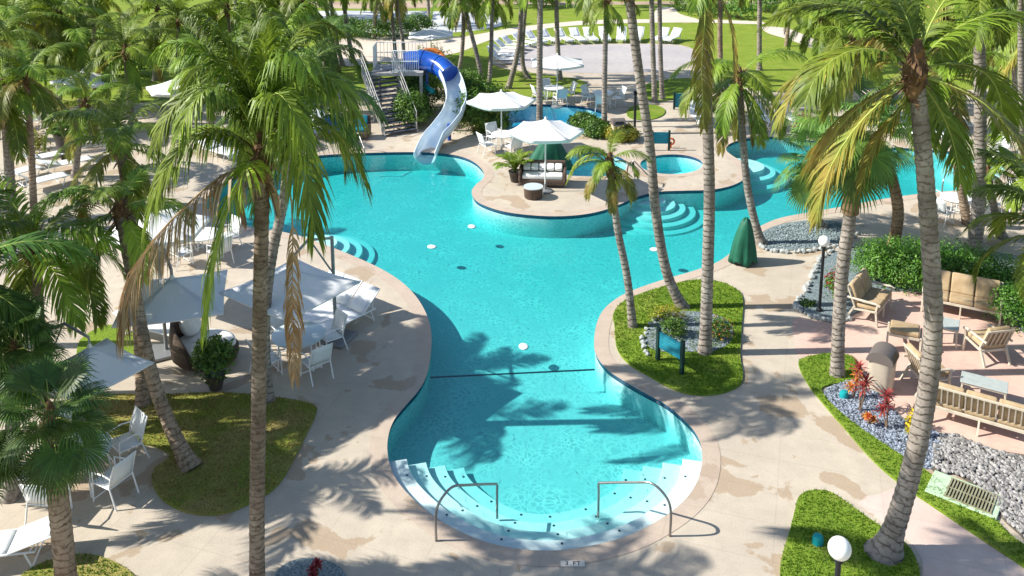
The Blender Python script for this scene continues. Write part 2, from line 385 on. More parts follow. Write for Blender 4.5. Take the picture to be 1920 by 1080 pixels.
# ================================================================== GROUND
DECK = loop([(-700,330),(-300,250),(0,212),(200,196),(420,186),(600,178),(700,165),(780,160),(850,168),(880,182),(950,192),(1050,184),(1100,168),(1090,150),(1010,138),(935,126),(920,108),(940,90),(1000,85),(1100,82),(1250,82),(1300,92),(1315,120),(1340,148),(1450,172),(1600,165),(1760,172),(1900,165),(2300,170),(3000,220),(3400,1000),(2600,2600),(-1200,2600),(-1800,1000)], 3)
G0 = [Vector(p) for p in ((-260, -30), (260, -30), (260, 420), (-260, 420))]
holes = [POOL, SPA, SPA2, BACK]
struct(sheet('lawn', G0, holes, -.016, M['lawn']))
struct(sheet('pool_deck', DECK, holes, -.004, M['deck']))
for nm, lp, wd in (('pool_coping', POOL, .34), ('hot_tub_coping', SPA, .3), ('small_pool_coping', SPA2, .28), ('back_pool_coping', BACK, .3)):
    struct(sheet(nm, offset(lp, wd), [offset(lp, -.03)], .003, M['coping']))
def patch(name, px, z, m, thick=.0, n=4): return struct(sheet(name, loop(px, n), [], z, m, thick=thick))
SPL = [(930,92),(1000,86),(1100,84),(1250,84),(1296,92),(1302,105),(1290,122),(1240,134),(1100,137),(1010,130),(945,118)]
patch('splash_pad', SPL, .003, M['splash'])
patch('path', [(600,90),(640,72),(760,67),(860,69),(960,52),(1040,43),(1130,37),(1300,36),(1420,40),(1420,45),(1300,42),(1140,44),(1050,50),(980,60),(915,76),(860,98),(790,110),(700,118),(640,122)], -.006, M['path'])
patch('path', [(1225,37),(1228,22),(1235,14),(1262,14),(1275,26),(1310,37),(1270,40)], -.001, M['path'])
patch('path', [(1430,50),(1470,52),(1500,62),(1560,90),(1530,92),(1480,74),(1440,62)], -.006, M['path'])
patch('road', [(560,22),(700,20),(860,22),(930,30),(950,44),(880,58),(760,64),(690,60),(620,36)], -.01, mat('road_surface', (.42, .44, .46), .7, var=(.58, .58, .57), scale=.5))
patch('sand', [(500,4),(700,2),(900,0),(1060,3),(1300,2),(1700,2),(1700,7),(1300,8),(1060,9),(900,8),(760,16),(600,14)], -.009, mat('dirt', (.30, .21, .14), .9, var=(.42, .33, .24), scale=.3))
GR = {}
def lawn_patch(key, px, m='grass_green', h=.04, n=4, tufts=0, bl='blade'):
    lp = loop(px, n); GR[key] = lp
    o = struct(sheet('grass_bed', lp, [], h, M[m], thick=h + .02))
    if tufts:
        rnd = random.Random(key); b = MB(); xs = [p.x for p in lp]; ys = [p.y for p in lp]; cnt = 0
        N = int(tufts * abs(area(lp)))
        while cnt < N:
            x, y = rnd.uniform(min(xs), max(xs)), rnd.uniform(min(ys), max(ys))
            if not inside((x, y), lp): continue
            cnt += 1
            for _ in range(2):
                a = rnd.uniform(0, 6.28); l = rnd.uniform(.03, .06); ww = .011; t = rnd.uniform(0, 6.28)
                b.add([(x - ww * math.cos(a), y - ww * math.sin(a), h - .005), (x + ww * math.cos(a), y + ww * math.sin(a), h - .005), (x + .03 * math.cos(t), y + .03 * math.sin(t), h + l)], [(0, 1, 2)])
        go = b.build('grass_blades', M[bl], fix=False)
        tag(go, {'A': 'short bright green grass by the teal sign', 'B': 'short green grass around the thick leaning palm', 'C': 'grass verge beside the grey gravel', 'D': 'dry patchy grass under the left palms', 'E': 'small yellow green grass island at the bottom left'}[key], 'grass', kind='stuff')
lawn_patch('A', [(1152,612),(1150,590),(1170,566),(1220,546),(1270,532),(1310,526),(1350,530),(1382,545),(1393,565),(1390,620),(1388,670),(1393,705),(1384,726),(1345,740),(1300,741),(1260,730),(1220,708),(1180,684),(1157,655)], tufts=450)
lawn_patch('B', [(1497,935),(1515,923),(1545,922),(1570,932),(1630,975),(1690,1015),(1715,1045),(1724,1090),(1700,1120),(1480,1120),(1463,1080),(1466,1045),(1480,1000),(1490,960)], tufts=450)
lawn_patch('C', [(1497,684),(1510,672),(1560,664),(1600,672),(1614,700),(1600,716),(1562,722),(1540,732),(1560,760),(1600,795),(1650,830),(1700,862),(1738,886),(1760,905),(1810,935),(1860,972),(1900,1010),(1960,1052),(1975,1100),(1900,1052),(1830,1005),(1760,958),(1700,918),(1640,868),(1590,812),(1545,760),(1515,722)], tufts=350)
lawn_patch('D', [(150,760),(180,742),(300,742),(420,738),(540,750),(588,762),(592,778),(575,815),(552,860),(520,912),(470,945),(410,966),(350,962),(305,938),(285,905),(292,880),(318,858),(300,842),(240,826),(180,810)], m='grass_dry', tufts=350, bl='blade_dry')
lawn_patch('E', [(30,1100),(60,1068),(110,1048),(165,1042),(215,1056),(250,1080),(262,1110),(180,1140),(80,1140)], m='grass_dry', tufts=350, bl='blade')
lawn_patch('F', [(1175,212),(1182,202),(1200,197),(1228,198),(1246,206),(1244,216),(1225,224),(1198,225),(1180,221)])
lawn_patch('Gx', [(1200,178),(1210,160),(1250,150),(1300,148),(1320,160),(1310,176),(1270,186),(1225,190)])
lawn_patch('Hx', [(150,640),(200,612),(240,620),(262,640),(250,690),(200,705),(150,690)], m='grass_green')
PAT = [(1486,604),(1500,596),(1560,604),(1600,590),(1640,560),(1700,540),(1900,540),(2300,560),(2400,900),(1990,880),(1860,838),(1770,812),(1710,792),(1650,745),(1605,700),(1570,664),(1500,668),(1490,640)]
patch('brick_patio', PAT, .0, M['brick'], n=3)
patch('paved_walk', [(1608,944),(1650,925),(1690,914),(1740,945),(1820,1000),(1900,1052),(2050,1140),(1760,1160),(1730,1050),(1690,1003)], .002, M['pavepath'], n=2)
M['gravel_dark'] = mat('fine_gravel', (.10, .14, .15), .8, var=(.26, .31, .32), scale=26, bump=.8, bscale=40, detail=2)
M['gravel_blue'] = mat('blue_gravel', (.08, .11, .15), .8, var=(.36, .40, .45), scale=20, bump=.8, bscale=40, detail=2)
M['soil'] = mat('soil', (.10, .08, .06), .95, var=(.16, .14, .12), scale=8, bump=.5)
patch('gravel_bed', [(1420,452),(1432,434),(1470,420),(1530,413),(1580,418),(1600,434),(1580,452),(1530,464),(1480,470),(1440,468)], .02, M['gravel_dark'], thick=.03)
patch('gravel_bed', [(1495,572),(1512,545),(1528,515),(1540,490),(1570,472),(1640,462),(1740,462),(1850,470),(1980,500),(2080,560),(2080,650),(1940,640),(1850,560),(1640,548),(1620,580),(1560,602),(1520,592)], .016, M['gravel_dark'], thick=.03)
patch('gravel_bed', [(1545,735),(1565,722),(1600,712),(1625,720),(1660,752),(1700,790),(1760,812),(1768,840),(1745,880),(1700,860),(1650,828),(1600,792),(1562,760)], .018, M['gravel_blue'], thick=.03)
patch('gravel_bed', [(1765,812),(1860,842),(1990,882),(2100,1080),(1990,1080),(1920,1012),(1880,975),(1840,925),(1790,890),(1745,880)], .012, M['soil'])
patch('gravel_bed', ellpx(582, 1090, 68, 42, 14), .03, M['gravel_dark'], thick=.05)
patch('gravel_bed', [(1210,640),(1222,610),(1260,588),(1330,590),(1370,610),(1372,640),(1340,660),(1280,662),(1230,660)], .05, M['gravel_blue'], thick=.03)
# loose stones as ground cover
def stone_mesh(rnd, r):
    bm = bmesh.new(); bmesh.ops.create_icosphere(bm, subdivisions=1, radius=r)
    for v in bm.verts: v.co *= rnd.uniform(.78, 1.2)
    vs = [v.co.copy() for v in bm.verts]; fs = [tuple(v.index for v in f.verts) for f in bm.faces]; bm.free(); return vs, fs
def scatter(name, lp, num, r0, r1, m, label, z=.03, seed=1, flat=.7):
    rnd = random.Random(seed); var = [stone_mesh(rnd, 1) for _ in range(6)]; b = MB(); xs = [p.x for p in lp]; ys = [p.y for p in lp]; c = 0
    while c < num:
        x, y = rnd.uniform(min(xs), max(xs)), rnd.uniform(min(ys), max(ys))
        if not inside((x, y), lp): continue
        c += 1; vs, fs = rnd.choice(var); r = rnd.uniform(r0, r1); mt = Matrix.Rotation(rnd.uniform(0, 6), 3, 'Z') @ Matrix.Diagonal((r, r * rnd.uniform(.6, 1), r * flat))
        b.add([mt @ v + Vector((x, y, z + r * .3)) for v in vs], fs)
    return tag(b.build(name, m, fix=False), label, 'stones', kind='stuff')
M['stone_white'] = mat('white_stone', (.26, .25, .24), .8, isl=.5, spec=.2)
M['pebble'] = mat('blue_pebble', (.20, .23, .28), .8, isl=.75, spec=.2)
M['rock'] = mat('border_rock', (.34, .36, .35), .85, isl=.5, bump=.5, bscale=20)
scatter('white_stones', loop([(1768,815),(1860,845),(1990,885),(2060,1000),(1990,1075),(1920,1008),(1880,970),(1842,922),(1800,893),(1750,878)], 3), 3000, .025, .06, M['stone_white'], 'bed of loose white and grey stones beside the brick patio')
scatter('pebbles', loop([(1545,738),(1565,724),(1600,714),(1625,722),(1660,754),(1700,792),(1760,814),(1762,840),(1740,878),(1700,858),(1650,826),(1600,790),(1562,762)], 3), 2600, .02, .035, M['pebble'], 'blue grey pebbles around the red plants', z=.022, seed=2)
scatter('pebbles', loop([(1425,450),(1436,436),(1470,423),(1530,416),(1575,420),(1592,434),(1575,450),(1530,461),(1480,466),(1440,464)], 3), 1500, .02, .035, mat('grey_pebble', (.2, .25, .26), .8, isl=.5), 'fine grey green gravel circle by the pool edge', z=.022, seed=3)
# border rocks, each one a thing
rr = random.Random(8); RM = [MB().add(*stone_mesh(rr, 1)).mesh('rock', M['rock'], fix=False) for _ in range(5)]
ORD = 'first second third fourth fifth sixth seventh eighth ninth tenth eleventh twelfth thirteenth fourteenth fifteenth sixteenth seventeenth eighteenth nineteenth twentieth twenty-first twenty-second twenty-third twenty-fourth twenty-fifth twenty-sixth twenty-seventh twenty-eighth twenty-ninth thirtieth'.split()
def rocks(px, n, r, lab, grp, z=0.02):
    pts = smooth_loop([g(*p) for p in px], 12, False); tot = len(pts) - 1
    for i in range(n):
        p = pts[int(i / max(1, n - 1) * tot)]; s = r * rr.uniform(.7, 1.25)
        o = link(rr.choice(RM), 'rock', None, (p.x + rr.uniform(-.04, .04), p.y + rr.uniform(-.04, .04), z + s * .3), (0, 0, rr.uniform(0, 6)))
        o.scale = (s * rr.uniform(.9, 1.3), s, s * .8); tag(o, ORD[i] + lab, 'rock', grp)
rocks([(1425,458),(1440,470),(1490,474),(1540,468),(1580,458),(1606,440)], 26, .085, ' small rock from the left along the near rim of the gravel circle', 'rocks round the gravel circle')
rocks([(1498,582),(1492,572),(1512,543),(1526,515),(1535,490),(1565,470),(1600,462)], 30, .09, ' rock from the front on the pool side of the lamp post bed', 'rocks beside the lamp post bed')
rocks([(1500,585),(1530,597),(1560,604),(1590,600)], 14, .08, ' rock from the left between the lamp post bed and the patio', 'rocks at the brick patio edge')
rocks([(1215,668),(1206,645),(1212,620),(1232,600)], 10, .07, ' dark rock from the front behind the teal sign', 'rocks behind the teal sign', .05)
rocks([(1895,596),(1920,604),(1950,610)], 5, .12, ' large rock from the left, behind the armchair at the hedge end', 'rocks behind the armchair at the hedge end')
# ================================================================== PALMS
def leafmat(name, a, b, tr=.35, ov=.28): return mat(name, a, .5, var=b, scale=.9, isl=.3, objv=ov, transl=tr, spec=.4, detail=3)
M['frond'] = leafmat('palm_frond_green', (.12, .20, .018), (.23, .32, .03))
M['frond_dark'] = leafmat('palm_frond_dark', (.06, .13, .02), (.12, .22, .03))
M['frond_yellow'] = leafmat('palm_frond_yellow', (.34, .40, .04), (.26, .36, .03))
M['frond_gold'] = leafmat('palm_frond_gold', (.36, .27, .06), (.20, .25, .04))
M['frond_dead'] = leafmat('palm_frond_dead', (.30, .17, .08), (.44, .32, .20), .15)
M['fan'] = leafmat('fan_leaf_green', (.09, .20, .04), (.16, .27, .04))
M['fan_dark'] = leafmat('fan_leaf_dark', (.055, .11, .022), (.10, .18, .03), .3)
M['rachis'] = mat('frond_rib', (.32, .38, .08), .5)
M['fibre'] = mat('crown_fibre', (.12, .065, .035), .9, var=(.26, .15, .07), scale=6, isl=.3)
def bark(name, a, b, ring=7.0):
    m = mat(name, a, .85, spec=.15); n, L, B = nodes(m)
    uv = n.new('ShaderNodeUVMap'); sx = n.new('ShaderNodeSeparateXYZ'); L.new(uv.outputs[0], sx.inputs[0])
    tc = n.new('ShaderNodeTexCoord'); nz = n.new('ShaderNodeTexNoise'); nz.inputs['Scale'].default_value = 3; nz.inputs['Detail'].default_value = 6; L.new(tc.outputs['Object'], nz.inputs['Vector'])
    ma = n.new('ShaderNodeMath'); ma.operation = 'MULTIPLY_ADD'; ma.inputs[1].default_value = .28; L.new(nz.outputs[0], ma.inputs[0]); L.new(sx.outputs[1], ma.inputs[2])
    mb = n.new('ShaderNodeMath'); mb.operation = 'MULTIPLY'; mb.inputs[1].default_value = ring; L.new(ma.outputs[0], mb.inputs[0])
    fr = n.new('ShaderNodeMath'); fr.operation = 'FRACT'; L.new(mb.outputs[0], fr.inputs[0])
    mr = n.new('ShaderNodeMapRange'); mr.inputs[1].default_value = .0; mr.inputs[2].default_value = .22; L.new(fr.outputs[0], mr.inputs[0])
    mk = n.new('ShaderNodeMath'); mk.operation = 'MAXIMUM'; L.new(mr.outputs[0], mk.inputs[0]); L.new(noise_mask(n, L, tc.outputs['Object'], 4.5, .42, .66, 4), mk.inputs[1])
    c = mixc(n, L, noise_mask(n, L, tc.outputs['Object'], 2.2, .35, .65, 7), a, b)
    c = mixc(n, L, noise_mask(n, L, tc.outputs['Object'], 14, .5, .72, 5), c, tuple(x * .45 for x in a))
    c = mixc(n, L, mk.outputs[0], tuple(x * .42 for x in a), c)
    c = mixc(n, L, noise_mask(n, L, tc.outputs['Object'], .9, .45, .7, 5), c, tuple(x * .6 for x in a))
    L.new(c, B.inputs['Base Color'])
    ad = n.new('ShaderNodeMath'); ad.operation = 'MULTIPLY_ADD'; ad.inputs[1].default_value = .4; L.new(nz.outputs[0], ad.inputs[0]); L.new(mr.outputs[0], ad.inputs[2])
    bp = n.new('ShaderNodeBump'); bp.inputs['Strength'].default_value = .8; bp.inputs['Distance'].default_value = .025; L.new(ad.outputs[0], bp.inputs['Height']); L.new(bp.outputs[0], B.inputs['Normal'])
    return m
M['bark'] = bark('palm_bark_grey', (.24, .205, .175), (.40, .355, .31))
M['bark_brown'] = bark('palm_bark_brown', (.26, .19, .13), (.40, .31, .23), 8)
M['bark_fibre'] = bark('palm_bark_fibrous', (.22, .14, .08), (.34, .23, .14), 5)
M['bark_dark'] = bark('palm_bark_dark', (.17, .13, .10), (.30, .25, .20), 10)
M['stem_green'] = mat('palm_crownshaft', (.16, .22, .05), .5, var=(.25, .26, .08), scale=3)
def pinnate(path, leaf, hang, n, rnd, width=.042, wind=(0, 0, 0), start=.14, fill=1.0, rib=.022):
    """leaflets hung from a rib that follows path; returns (leaf MB, rib MB)"""
    P = smooth_loop(path, 8, False); cum = [0]
    for i in range(1, len(P)): cum.append(cum[-1] + (P[i] - P[i - 1]).length)
    Lt = cum[-1]
    def ev(t):
        s = t * Lt
        for i in range(1, len(P)):
            if cum[i] >= s: break
        f = (s - cum[i - 1]) / max(1e-6, cum[i] - cum[i - 1]); return P[i - 1].lerp(P[i], f), (P[i] - P[i - 1]).normalized()
    b = MB(); rb = MB()
    rb.tube([P[int(i * (len(P) - 1) / 9)] for i in range(10)], [rib * (1 - .8 * i / 9) for i in range(10)], 5)
    sidep = None; W = Vector(wind)
    for k in range(n):
        t = start + (1 - start) * (k + .5) / n; p, d = ev(t)
        s = d.cross(Vector((0, 0, 1)))
        if s.length < .15: s = sidep or d.cross(Vector((0, 1, 0)))
        s.normalize()
        if sidep and s.dot(sidep) < 0: s = -s
        sidep = s.copy(); u = s.cross(d)
        prof = min(1, .35 + 2.2 * (t - start)) * (1 if t < .6 else 1 - .62 * ((t - .6) / .4) ** 1.5)
        for sg in (-1, 1):
            if rnd.random() > fill: continue
            l = leaf * prof * rnd.uniform(.85, 1.12); a = rnd.uniform(.45, .75) + .35 * t
            dr = (s * sg * math.cos(a) + d * math.sin(a) + u * rnd.uniform(.05, .3)).normalized()
            h = hang * rnd.uniform(.75, 1.25)
            q0 = p; pts = [q0]; cur = dr.copy()
            for j in range(3):
                cur = (cur + (Vector((0, 0, -1)) * h + W) * (.28 + .3 * j)).normalized(); pts.append(pts[-1] + cur * l / 3)
            wd = (d - dr * d.dot(dr)); wd = wd.normalized() if wd.length > .1 else u
            ws = [width * .35, width * .5, width * .42]; v = []
            for j in range(3): v += [pts[j] - wd * ws[j], pts[j] + wd * ws[j]]
            v.append(pts[3]); b.add(v, [(0, 1, 3, 2), (2, 3, 5, 4), (4, 5, 6)])
    return b, rb
def arch(L, e0, droop, bend=0, pw=1.25, n=9):
    p = Vector((0, 0, 0)); out = [p.copy()]
    for i in range(n):
        t = (i + .5) / n; e = e0 - droop * t ** pw; a = bend * t * t
        p = p + Vector((math.cos(e) * math.cos(a), math.cos(e) * math.sin(a), math.sin(e))) * (L / n); out.append(p.copy())
    return out
# frond library, unit length 1 (scaled per palm); elevation classes from upright to hanging
EL = [84, 70, 54, 36, 16, -8, -34, -64]; DR = [70, 95, 108, 112, 104, 84, 56, 26]
LIB = {}
def frond_mesh(kind, ci, vi):
    key = (kind, ci, vi)
    if key not in LIB:
        rnd = random.Random(ci * 31 + vi * 7 + 1)
        L = 2.6; b, rb = pinnate(arch(L, R(EL[ci] + rnd.uniform(-5, 5)), R(DR[ci] * rnd.uniform(.85, 1.15)), rnd.uniform(-.55, .55)), .78 * (1 if ci < 7 else .9), .62 if ci < 6 else .85, 76, rnd, width=.040, wind=(0, 0, 0), fill=.96)
        nl = len(b.v); b.add(rb.v, rb.f); me = bpy.data.meshes.new('frond'); me.from_pydata(b.v, [], b.f)
        me.materials.append(M[kind]); me.materials.append(M['rachis'] if kind != 'frond_dead' else M['frond_dead'])
        for p in me.polygons: p.material_index = 1 if p.vertices[0] >= nl else 0
        LIB[key] = me
    return LIB[key]
def fan_mesh(kind, ci, vi):
    key = (kind, ci, vi)
    if key not in LIB:
        rnd = random.Random(ci * 13 + vi + 5); L = 1.0; e0 = R([75, 52, 30, 8, -18, -48][ci])
        pa = arch(L, e0, R(35), rnd.uniform(-.2, .2)); b = MB(); rb = MB(); rb.tube(pa[::2] + [pa[-1]], .016, 5)
        c = pa[-1]; d = (pa[-1] - pa[-2]).normalized(); s = d.cross(Vector((0, 0, 1))).normalized(); u = s.cross(d); n = 46
        for k in range(n):
            a = R(-150 + 300 * k / (n - 1)); l = 1.0 * (1 - .22 * abs(a) / R(150)) * rnd.uniform(.9, 1.08)
            r = d * math.cos(a) + s * math.sin(a); up = u * .25 * (1 if k % 2 else .6); w_ = (s * math.cos(a) - d * math.sin(a))
            m1 = c + (r + up * .3).normalized() * l * .5; m2 = m1 + (r + Vector((0, 0, -.30))).normalized() * l * .25; m3 = m2 + (r * .6 + Vector((0, 0, -.95)) * rnd.uniform(.5, 1.3)).normalized() * l * .28
            b.add([c, m1 - w_ * .028, m1 + w_ * .028, m2 - w_ * .018, m2 + w_ * .018, m3], [(0, 1, 2), (1, 3, 4, 2), (3, 5, 4)])
        nl = len(b.v); b.add(rb.v, rb.f); me = bpy.data.meshes.new('fan_leaf'); me.from_pydata(b.v, [], b.f)
        me.materials.append(M[kind]); me.materials.append(M['rachis'])
        for p in me.polygons: p.material_index = 1 if p.vertices[0] >= nl else 0
        LIB[key] = me
    return LIB[key]
def trunk_mesh(pts, r0, r1, flare, m, fat=0):
    P = smooth_loop(pts, 8, False); cum = [0]
    for i in range(1, len(P)): cum.append(cum[-1] + (P[i] - P[i - 1]).length)
    L = cum[-1]; n = 14; step = .075 if L < 14 else .12; N = int(L / step); v = []; f = []; uvs = []
    ref = Vector((0, 1, 0)); rnd = random.Random(int(L * 1000))
    for i in range(N + 1):
        s = L * i / N
        j = 1
        while j < len(P) - 1 and cum[j] < s: j += 1
        fr = (s - cum[j - 1]) / max(1e-6, cum[j] - cum[j - 1]); p = P[j - 1].lerp(P[j], fr); d = (P[j] - P[j - 1]).normalized()
        t = s / L; r = r0 + (r1 - r0) * t + flare * math.exp(-s / .22) + (fat * math.sin(math.pi * min(1, t * 1.1)) if fat else 0)
        r *= 1 + (.035 if i % 2 else -.02) + rnd.uniform(-.015, .015)
        a = ref.cross(d).normalized(); c = d.cross(a)
        for k in range(n):
            an = 2 * math.pi * k / n; v.append(p + (a * math.cos(an) + c * math.sin(an)) * r); uvs.append((k / n, s))
    for i in range(N):
        for k in range(n):
            a = i * n + k; b = i * n + (k + 1) % n; f.append((a, b, b + n, a + n))
    f.append(tuple(range(N * n, (N + 1) * n)))
    me = bpy.data.meshes.new('trunk'); me.from_pydata(v, [], f); me.materials.append(m)
    ul = me.uv_layers.new(name='UVMap')
    for lp in me.loops: ul.data[lp.index].uv = uvs[lp.vertex_index]
    me.shade_smooth(); return me
FIB = {}
def fibre_mesh(kind):
    if kind in FIB: return FIB[kind]
    rnd = random.Random(3); b = MB()
    for i in range(70):
        a = rnd.uniform(0, 6.28); z = rnd.uniform(-.45, .35); r = .13 + .05 * rnd.random(); l = rnd.uniform(.15, .42)
        p = Vector((math.cos(a) * r, math.sin(a) * r, z)); q = p + Vector((math.cos(a) * l * .7, math.sin(a) * l * .7, rnd.choice((-1, 1)) * l * .6)); w_ = Vector((-math.sin(a), math.cos(a), 0)) * rnd.uniform(.015, .05)
        b.add([p - w_, p + w_, q + w_ * .4, q - w_ * .4], [(0, 1, 2, 3)])
    b.lathe([(.10, -.5), (.17, -.25), (.2, .05), (.13, .3), (.05, .55)], 10)
    FIB[kind] = b.mesh('crown_fibre', M['fibre'], fix=False); return FIB[kind]
def palm(px, label, cat='palm tree', kind='coconut', mat_='frond', r=(.15, .11), flare=.06, L=2.6, n=16, seed=0, low=6, high=0, bk='bark', group=None, yellow=0, dead=0, custom=(), detail=True, dy=0.0, z0=.03, sc=1.0, az=None, gold=0, skip=(), sq=(1, 1), boots=0):
    """px: pixel polyline, base first, crown last (trunk leans in the plane of its base, dy moves the crown in depth)"""
    base = g(*px[0], z0); pts = [base] + [at(q[0], q[1], base.y + dy * (i + 1) / (len(px) - 1)) for i, q in enumerate(px[1:])]
    root = empty({'coconut': 'palm_tree', 'fan': 'fan_palm_tree'}[kind], base); loc = [p - base for p in pts]
    loc[0] = loc[0] - Vector((0, 0, .08))
    tag(root, label, cat, group)
    link(trunk_mesh(loc, r[0], r[1], flare, M[bk]), 'trunk', root)
    top = loc[-1]; rnd = random.Random(seed * 17 + 3)
    if boots: link(trunk_mesh(loc[boots:], .19, .23, 0, M['bark_fibre']), 'fibrous_trunk', root)
    if detail: link(fibre_mesh(0), 'crown_base', root, top, (0, 0, seed)).scale = (min(1.25, r[1] / .13) * (.55 if kind == 'fan' else 1),) * 3
    if not detail:
        o = link(crown_mesh(kind, mat_, seed % 3), 'crown', root, top, (0, 0, rnd.uniform(0, 6.28))); s = L / 2.6; o.scale = (s, s, s); return root
    for i in range(n):
        a = i * 2.39996 + seed + rnd.uniform(-.2, .2); f = (i + .5) / n
        if az: a = az[0] + (az[1] - az[0]) * ((i * .618034) % 1)
        if any(abs((math.degrees(a) - s0 + 180) % 360 - 180) < s1 for s0, s1 in skip): continue
        if kind == 'coconut':
            ci = min(low, max(high, int(high + f ** .8 * (low - high + 1)))); mk = mat_
            if ci >= low - 1 and rnd.random() < yellow: mk = 'frond_yellow'
            if ci >= low - 2 and rnd.random() < gold: mk = 'frond_gold'
            if i >= n - dead: mk = 'frond_dead'; ci = 7
            me = frond_mesh(mk, ci, i % 2); s = L / 2.6 * rnd.uniform(.86, 1.08) * (.8 if ci == 0 else 1)
            nm = 'frond' if mk != 'frond_dead' else 'dead_frond'
        else:
            ci = min(5, int(f * 6)); me = fan_mesh(mat_, ci, i % 2); s = L / 1.9 * rnd.uniform(.85, 1.1); nm = 'fan_leaf'
        o = link(me, nm, root, top + Vector((0, 0, .15 - .25 * f)), (0, 0, a)); o.scale = (s * sq[0], s * sq[0], s * sq[1])
        if nm == 'dead_frond': o['label'] = 'dry brown hanging frond'
    for c in custom:
        Y = base.y + dy + c.get('y', 0); pp = [top] + [at(q[0], q[1], Y + c.get('dy', 0) * k / len(c['px'])) - base for k, q in enumerate(c['px'])]
        b, rb = pinnate(pp, c.get('leaf', .7), c.get('hang', .8), c.get('n', 60), random.Random(5), c.get('w', .045), start=c.get('start', .1), fill=c.get('fill', 1))
        nl = len(b.v); b.add(rb.v, rb.f); me = bpy.data.meshes.new('frond'); me.from_pydata(b.v, [], b.f); me.materials.append(M[c['m']]); me.materials.append(M['frond_dead' if c['m'] == 'frond_dead' else 'rachis'])
        for p in me.polygons: p.material_index = 1 if p.vertices[0] >= nl else 0
        o = link(me, 'dead_frond' if c['m'] == 'frond_dead' else 'frond', root)
        if c.get('label'): o['label'] = c['label']
    return root
def crown_mesh(kind, mk, v):
    key = ('crown', kind, mk, v)
    if key in LIB: return LIB[key]
    rnd = random.Random(v); b = MB(); ribs = MB(); n = 17
    for i in range(n):
        a = i * 2.4 + v; f = (i + .5) / n
        if kind == 'coconut':
            ci = min(6, int(f * 7)); p, rb = pinnate(arch(2.6, R(EL[ci]), R(DR[ci]), rnd.uniform(-.5, .5)), .75, .6, 30, rnd, width=.075, fill=.95)
        else: continue
        m = Matrix.Rotation(a, 3, 'Z'); b.add([m @ Vector(q) for q in p.v], p.f); b.add([m @ Vector(q) for q in rb.v], rb.f)
    LIB[key] = b.mesh('crown', M[mk], fix=False); return LIB[key]
# ================================================================== SHRUBS
def leafblob(rnd, n, pf, size, b=None, asp=.5, updir=.4):
    b = b or MB()
    for _ in range(n):
        p, nn = pf(rnd); l = size * rnd.uniform(.6, 1.3)
        d = Vector((rnd.gauss(0, 1), rnd.gauss(0, 1), rnd.gauss(0, 1) + updir)).normalized(); nn = (nn + Vector((rnd.gauss(0, .5), rnd.gauss(0, .5), rnd.gauss(0, .5)))).normalized()
        d = (d - nn * d.dot(nn) * .7).normalized(); w_ = d.cross(nn).normalized() * l * asp * .5
        b.add([p, p + d * l * .5 + w_, p + d * l - nn * l * .12, p + d * l * .5 - w_], [(0, 1, 2, 3)])
    return b
def ellip(c, r):
    def pf(rnd):
        d = Vector((rnd.gauss(0, 1), rnd.gauss(0, 1), rnd.gauss(0, 1))).normalized(); d.z = abs(d.z) if rnd.random() < .8 else d.z
        k = rnd.uniform(.55, 1) * (1 + .22 * mnoise.noise(d * 2.3 + Vector(c))); return Vector(c) + Vector((d.x * r[0], d.y * r[1], d.z * r[2])) * k, d
    return pf
M['leaf'] = mat('shrub_leaf', (.055, .13, .02), .45, var=(.14, .25, .03), scale=1.6, isl=.4, transl=.3, spec=.4)
M['leaf_hedge'] = mat('hedge_leaf', (.06, .17, .02), .45, var=(.13, .28, .03), scale=1.6, isl=.4, transl=.3, spec=.4)
M['leaf_yellow'] = mat('yellow_leaf', (.22, .28, .04), .5, var=(.40, .34, .05), scale=3, isl=.4, transl=.3)
M['leaf_red'] = mat('red_leaf', (.22, .025, .04), .45, var=(.38, .07, .05), scale=5, isl=.4, transl=.3)
M['leaf_orange'] = mat('orange_leaf', (.55, .12, .05), .5, var=(.62, .35, .05), scale=5, isl=.4, transl=.3)
M['petal_yellow'] = mat('yellow_petal', (.75, .52, .02), .5, isl=.2, transl=.2)
M['petal_pink'] = mat('pink_petal', (.65, .05, .25), .5, isl=.3, transl=.2)
M['twig'] = mat('twig', (.18, .12, .08), .9)
def shrub(name, label, cat, c, r, n, size, mk='leaf', group=None, seed=1, extra=None, asp=.5):
    root = empty(name, c); tag(root, label, cat, group); rnd = random.Random(seed)
    b = leafblob(rnd, n, ellip((0, 0, r[2] * .35), r), size, asp=asp); b.build('foliage', M[mk], root, fix=False)
    t = MB()
    for i in range(7):
        a = i * .9; t.tube([(0, 0, -.02), (math.cos(a) * r[0] * .3, math.sin(a) * r[1] * .3, r[2] * .4), (math.cos(a) * r[0] * .6, math.sin(a) * r[1] * .6, r[2] * .8)], [.02, .014, .006], 5)
    t.build('stem', M['twig'], root)
    if extra:
        b = leafblob(rnd, extra[1], ellip((0, 0, r[2] * .4), tuple(x * 1.05 for x in r)), extra[2], asp=.8); b.build('flowers', M[extra[0]], root, fix=False)
    return root
def rosette(b, c, n, l, w_, e0, e1, rnd):
    for i in range(n):
        a = i * 2.4; f = i / n; e = R(e0 + (e1 - e0) * f + rnd.uniform(-8, 8)); L = l * rnd.uniform(.8, 1.15)
        h = Vector((math.cos(a), math.sin(a), 0)); s = Vector((-math.sin(a), math.cos(a), 0)) * w_
        p0 = Vector(c); p1 = p0 + (h * math.cos(e) + Vector((0, 0, math.sin(e)))) * L * .55; e -= .5; p2 = p1 + (h * math.cos(e) + Vector((0, 0, math.sin(e)))) * L * .45
        b.add([p0 - s * .3, p0 + s * .3, p1 + s, p1 - s, p2], [(0, 1, 2, 3), (3, 2, 4)])
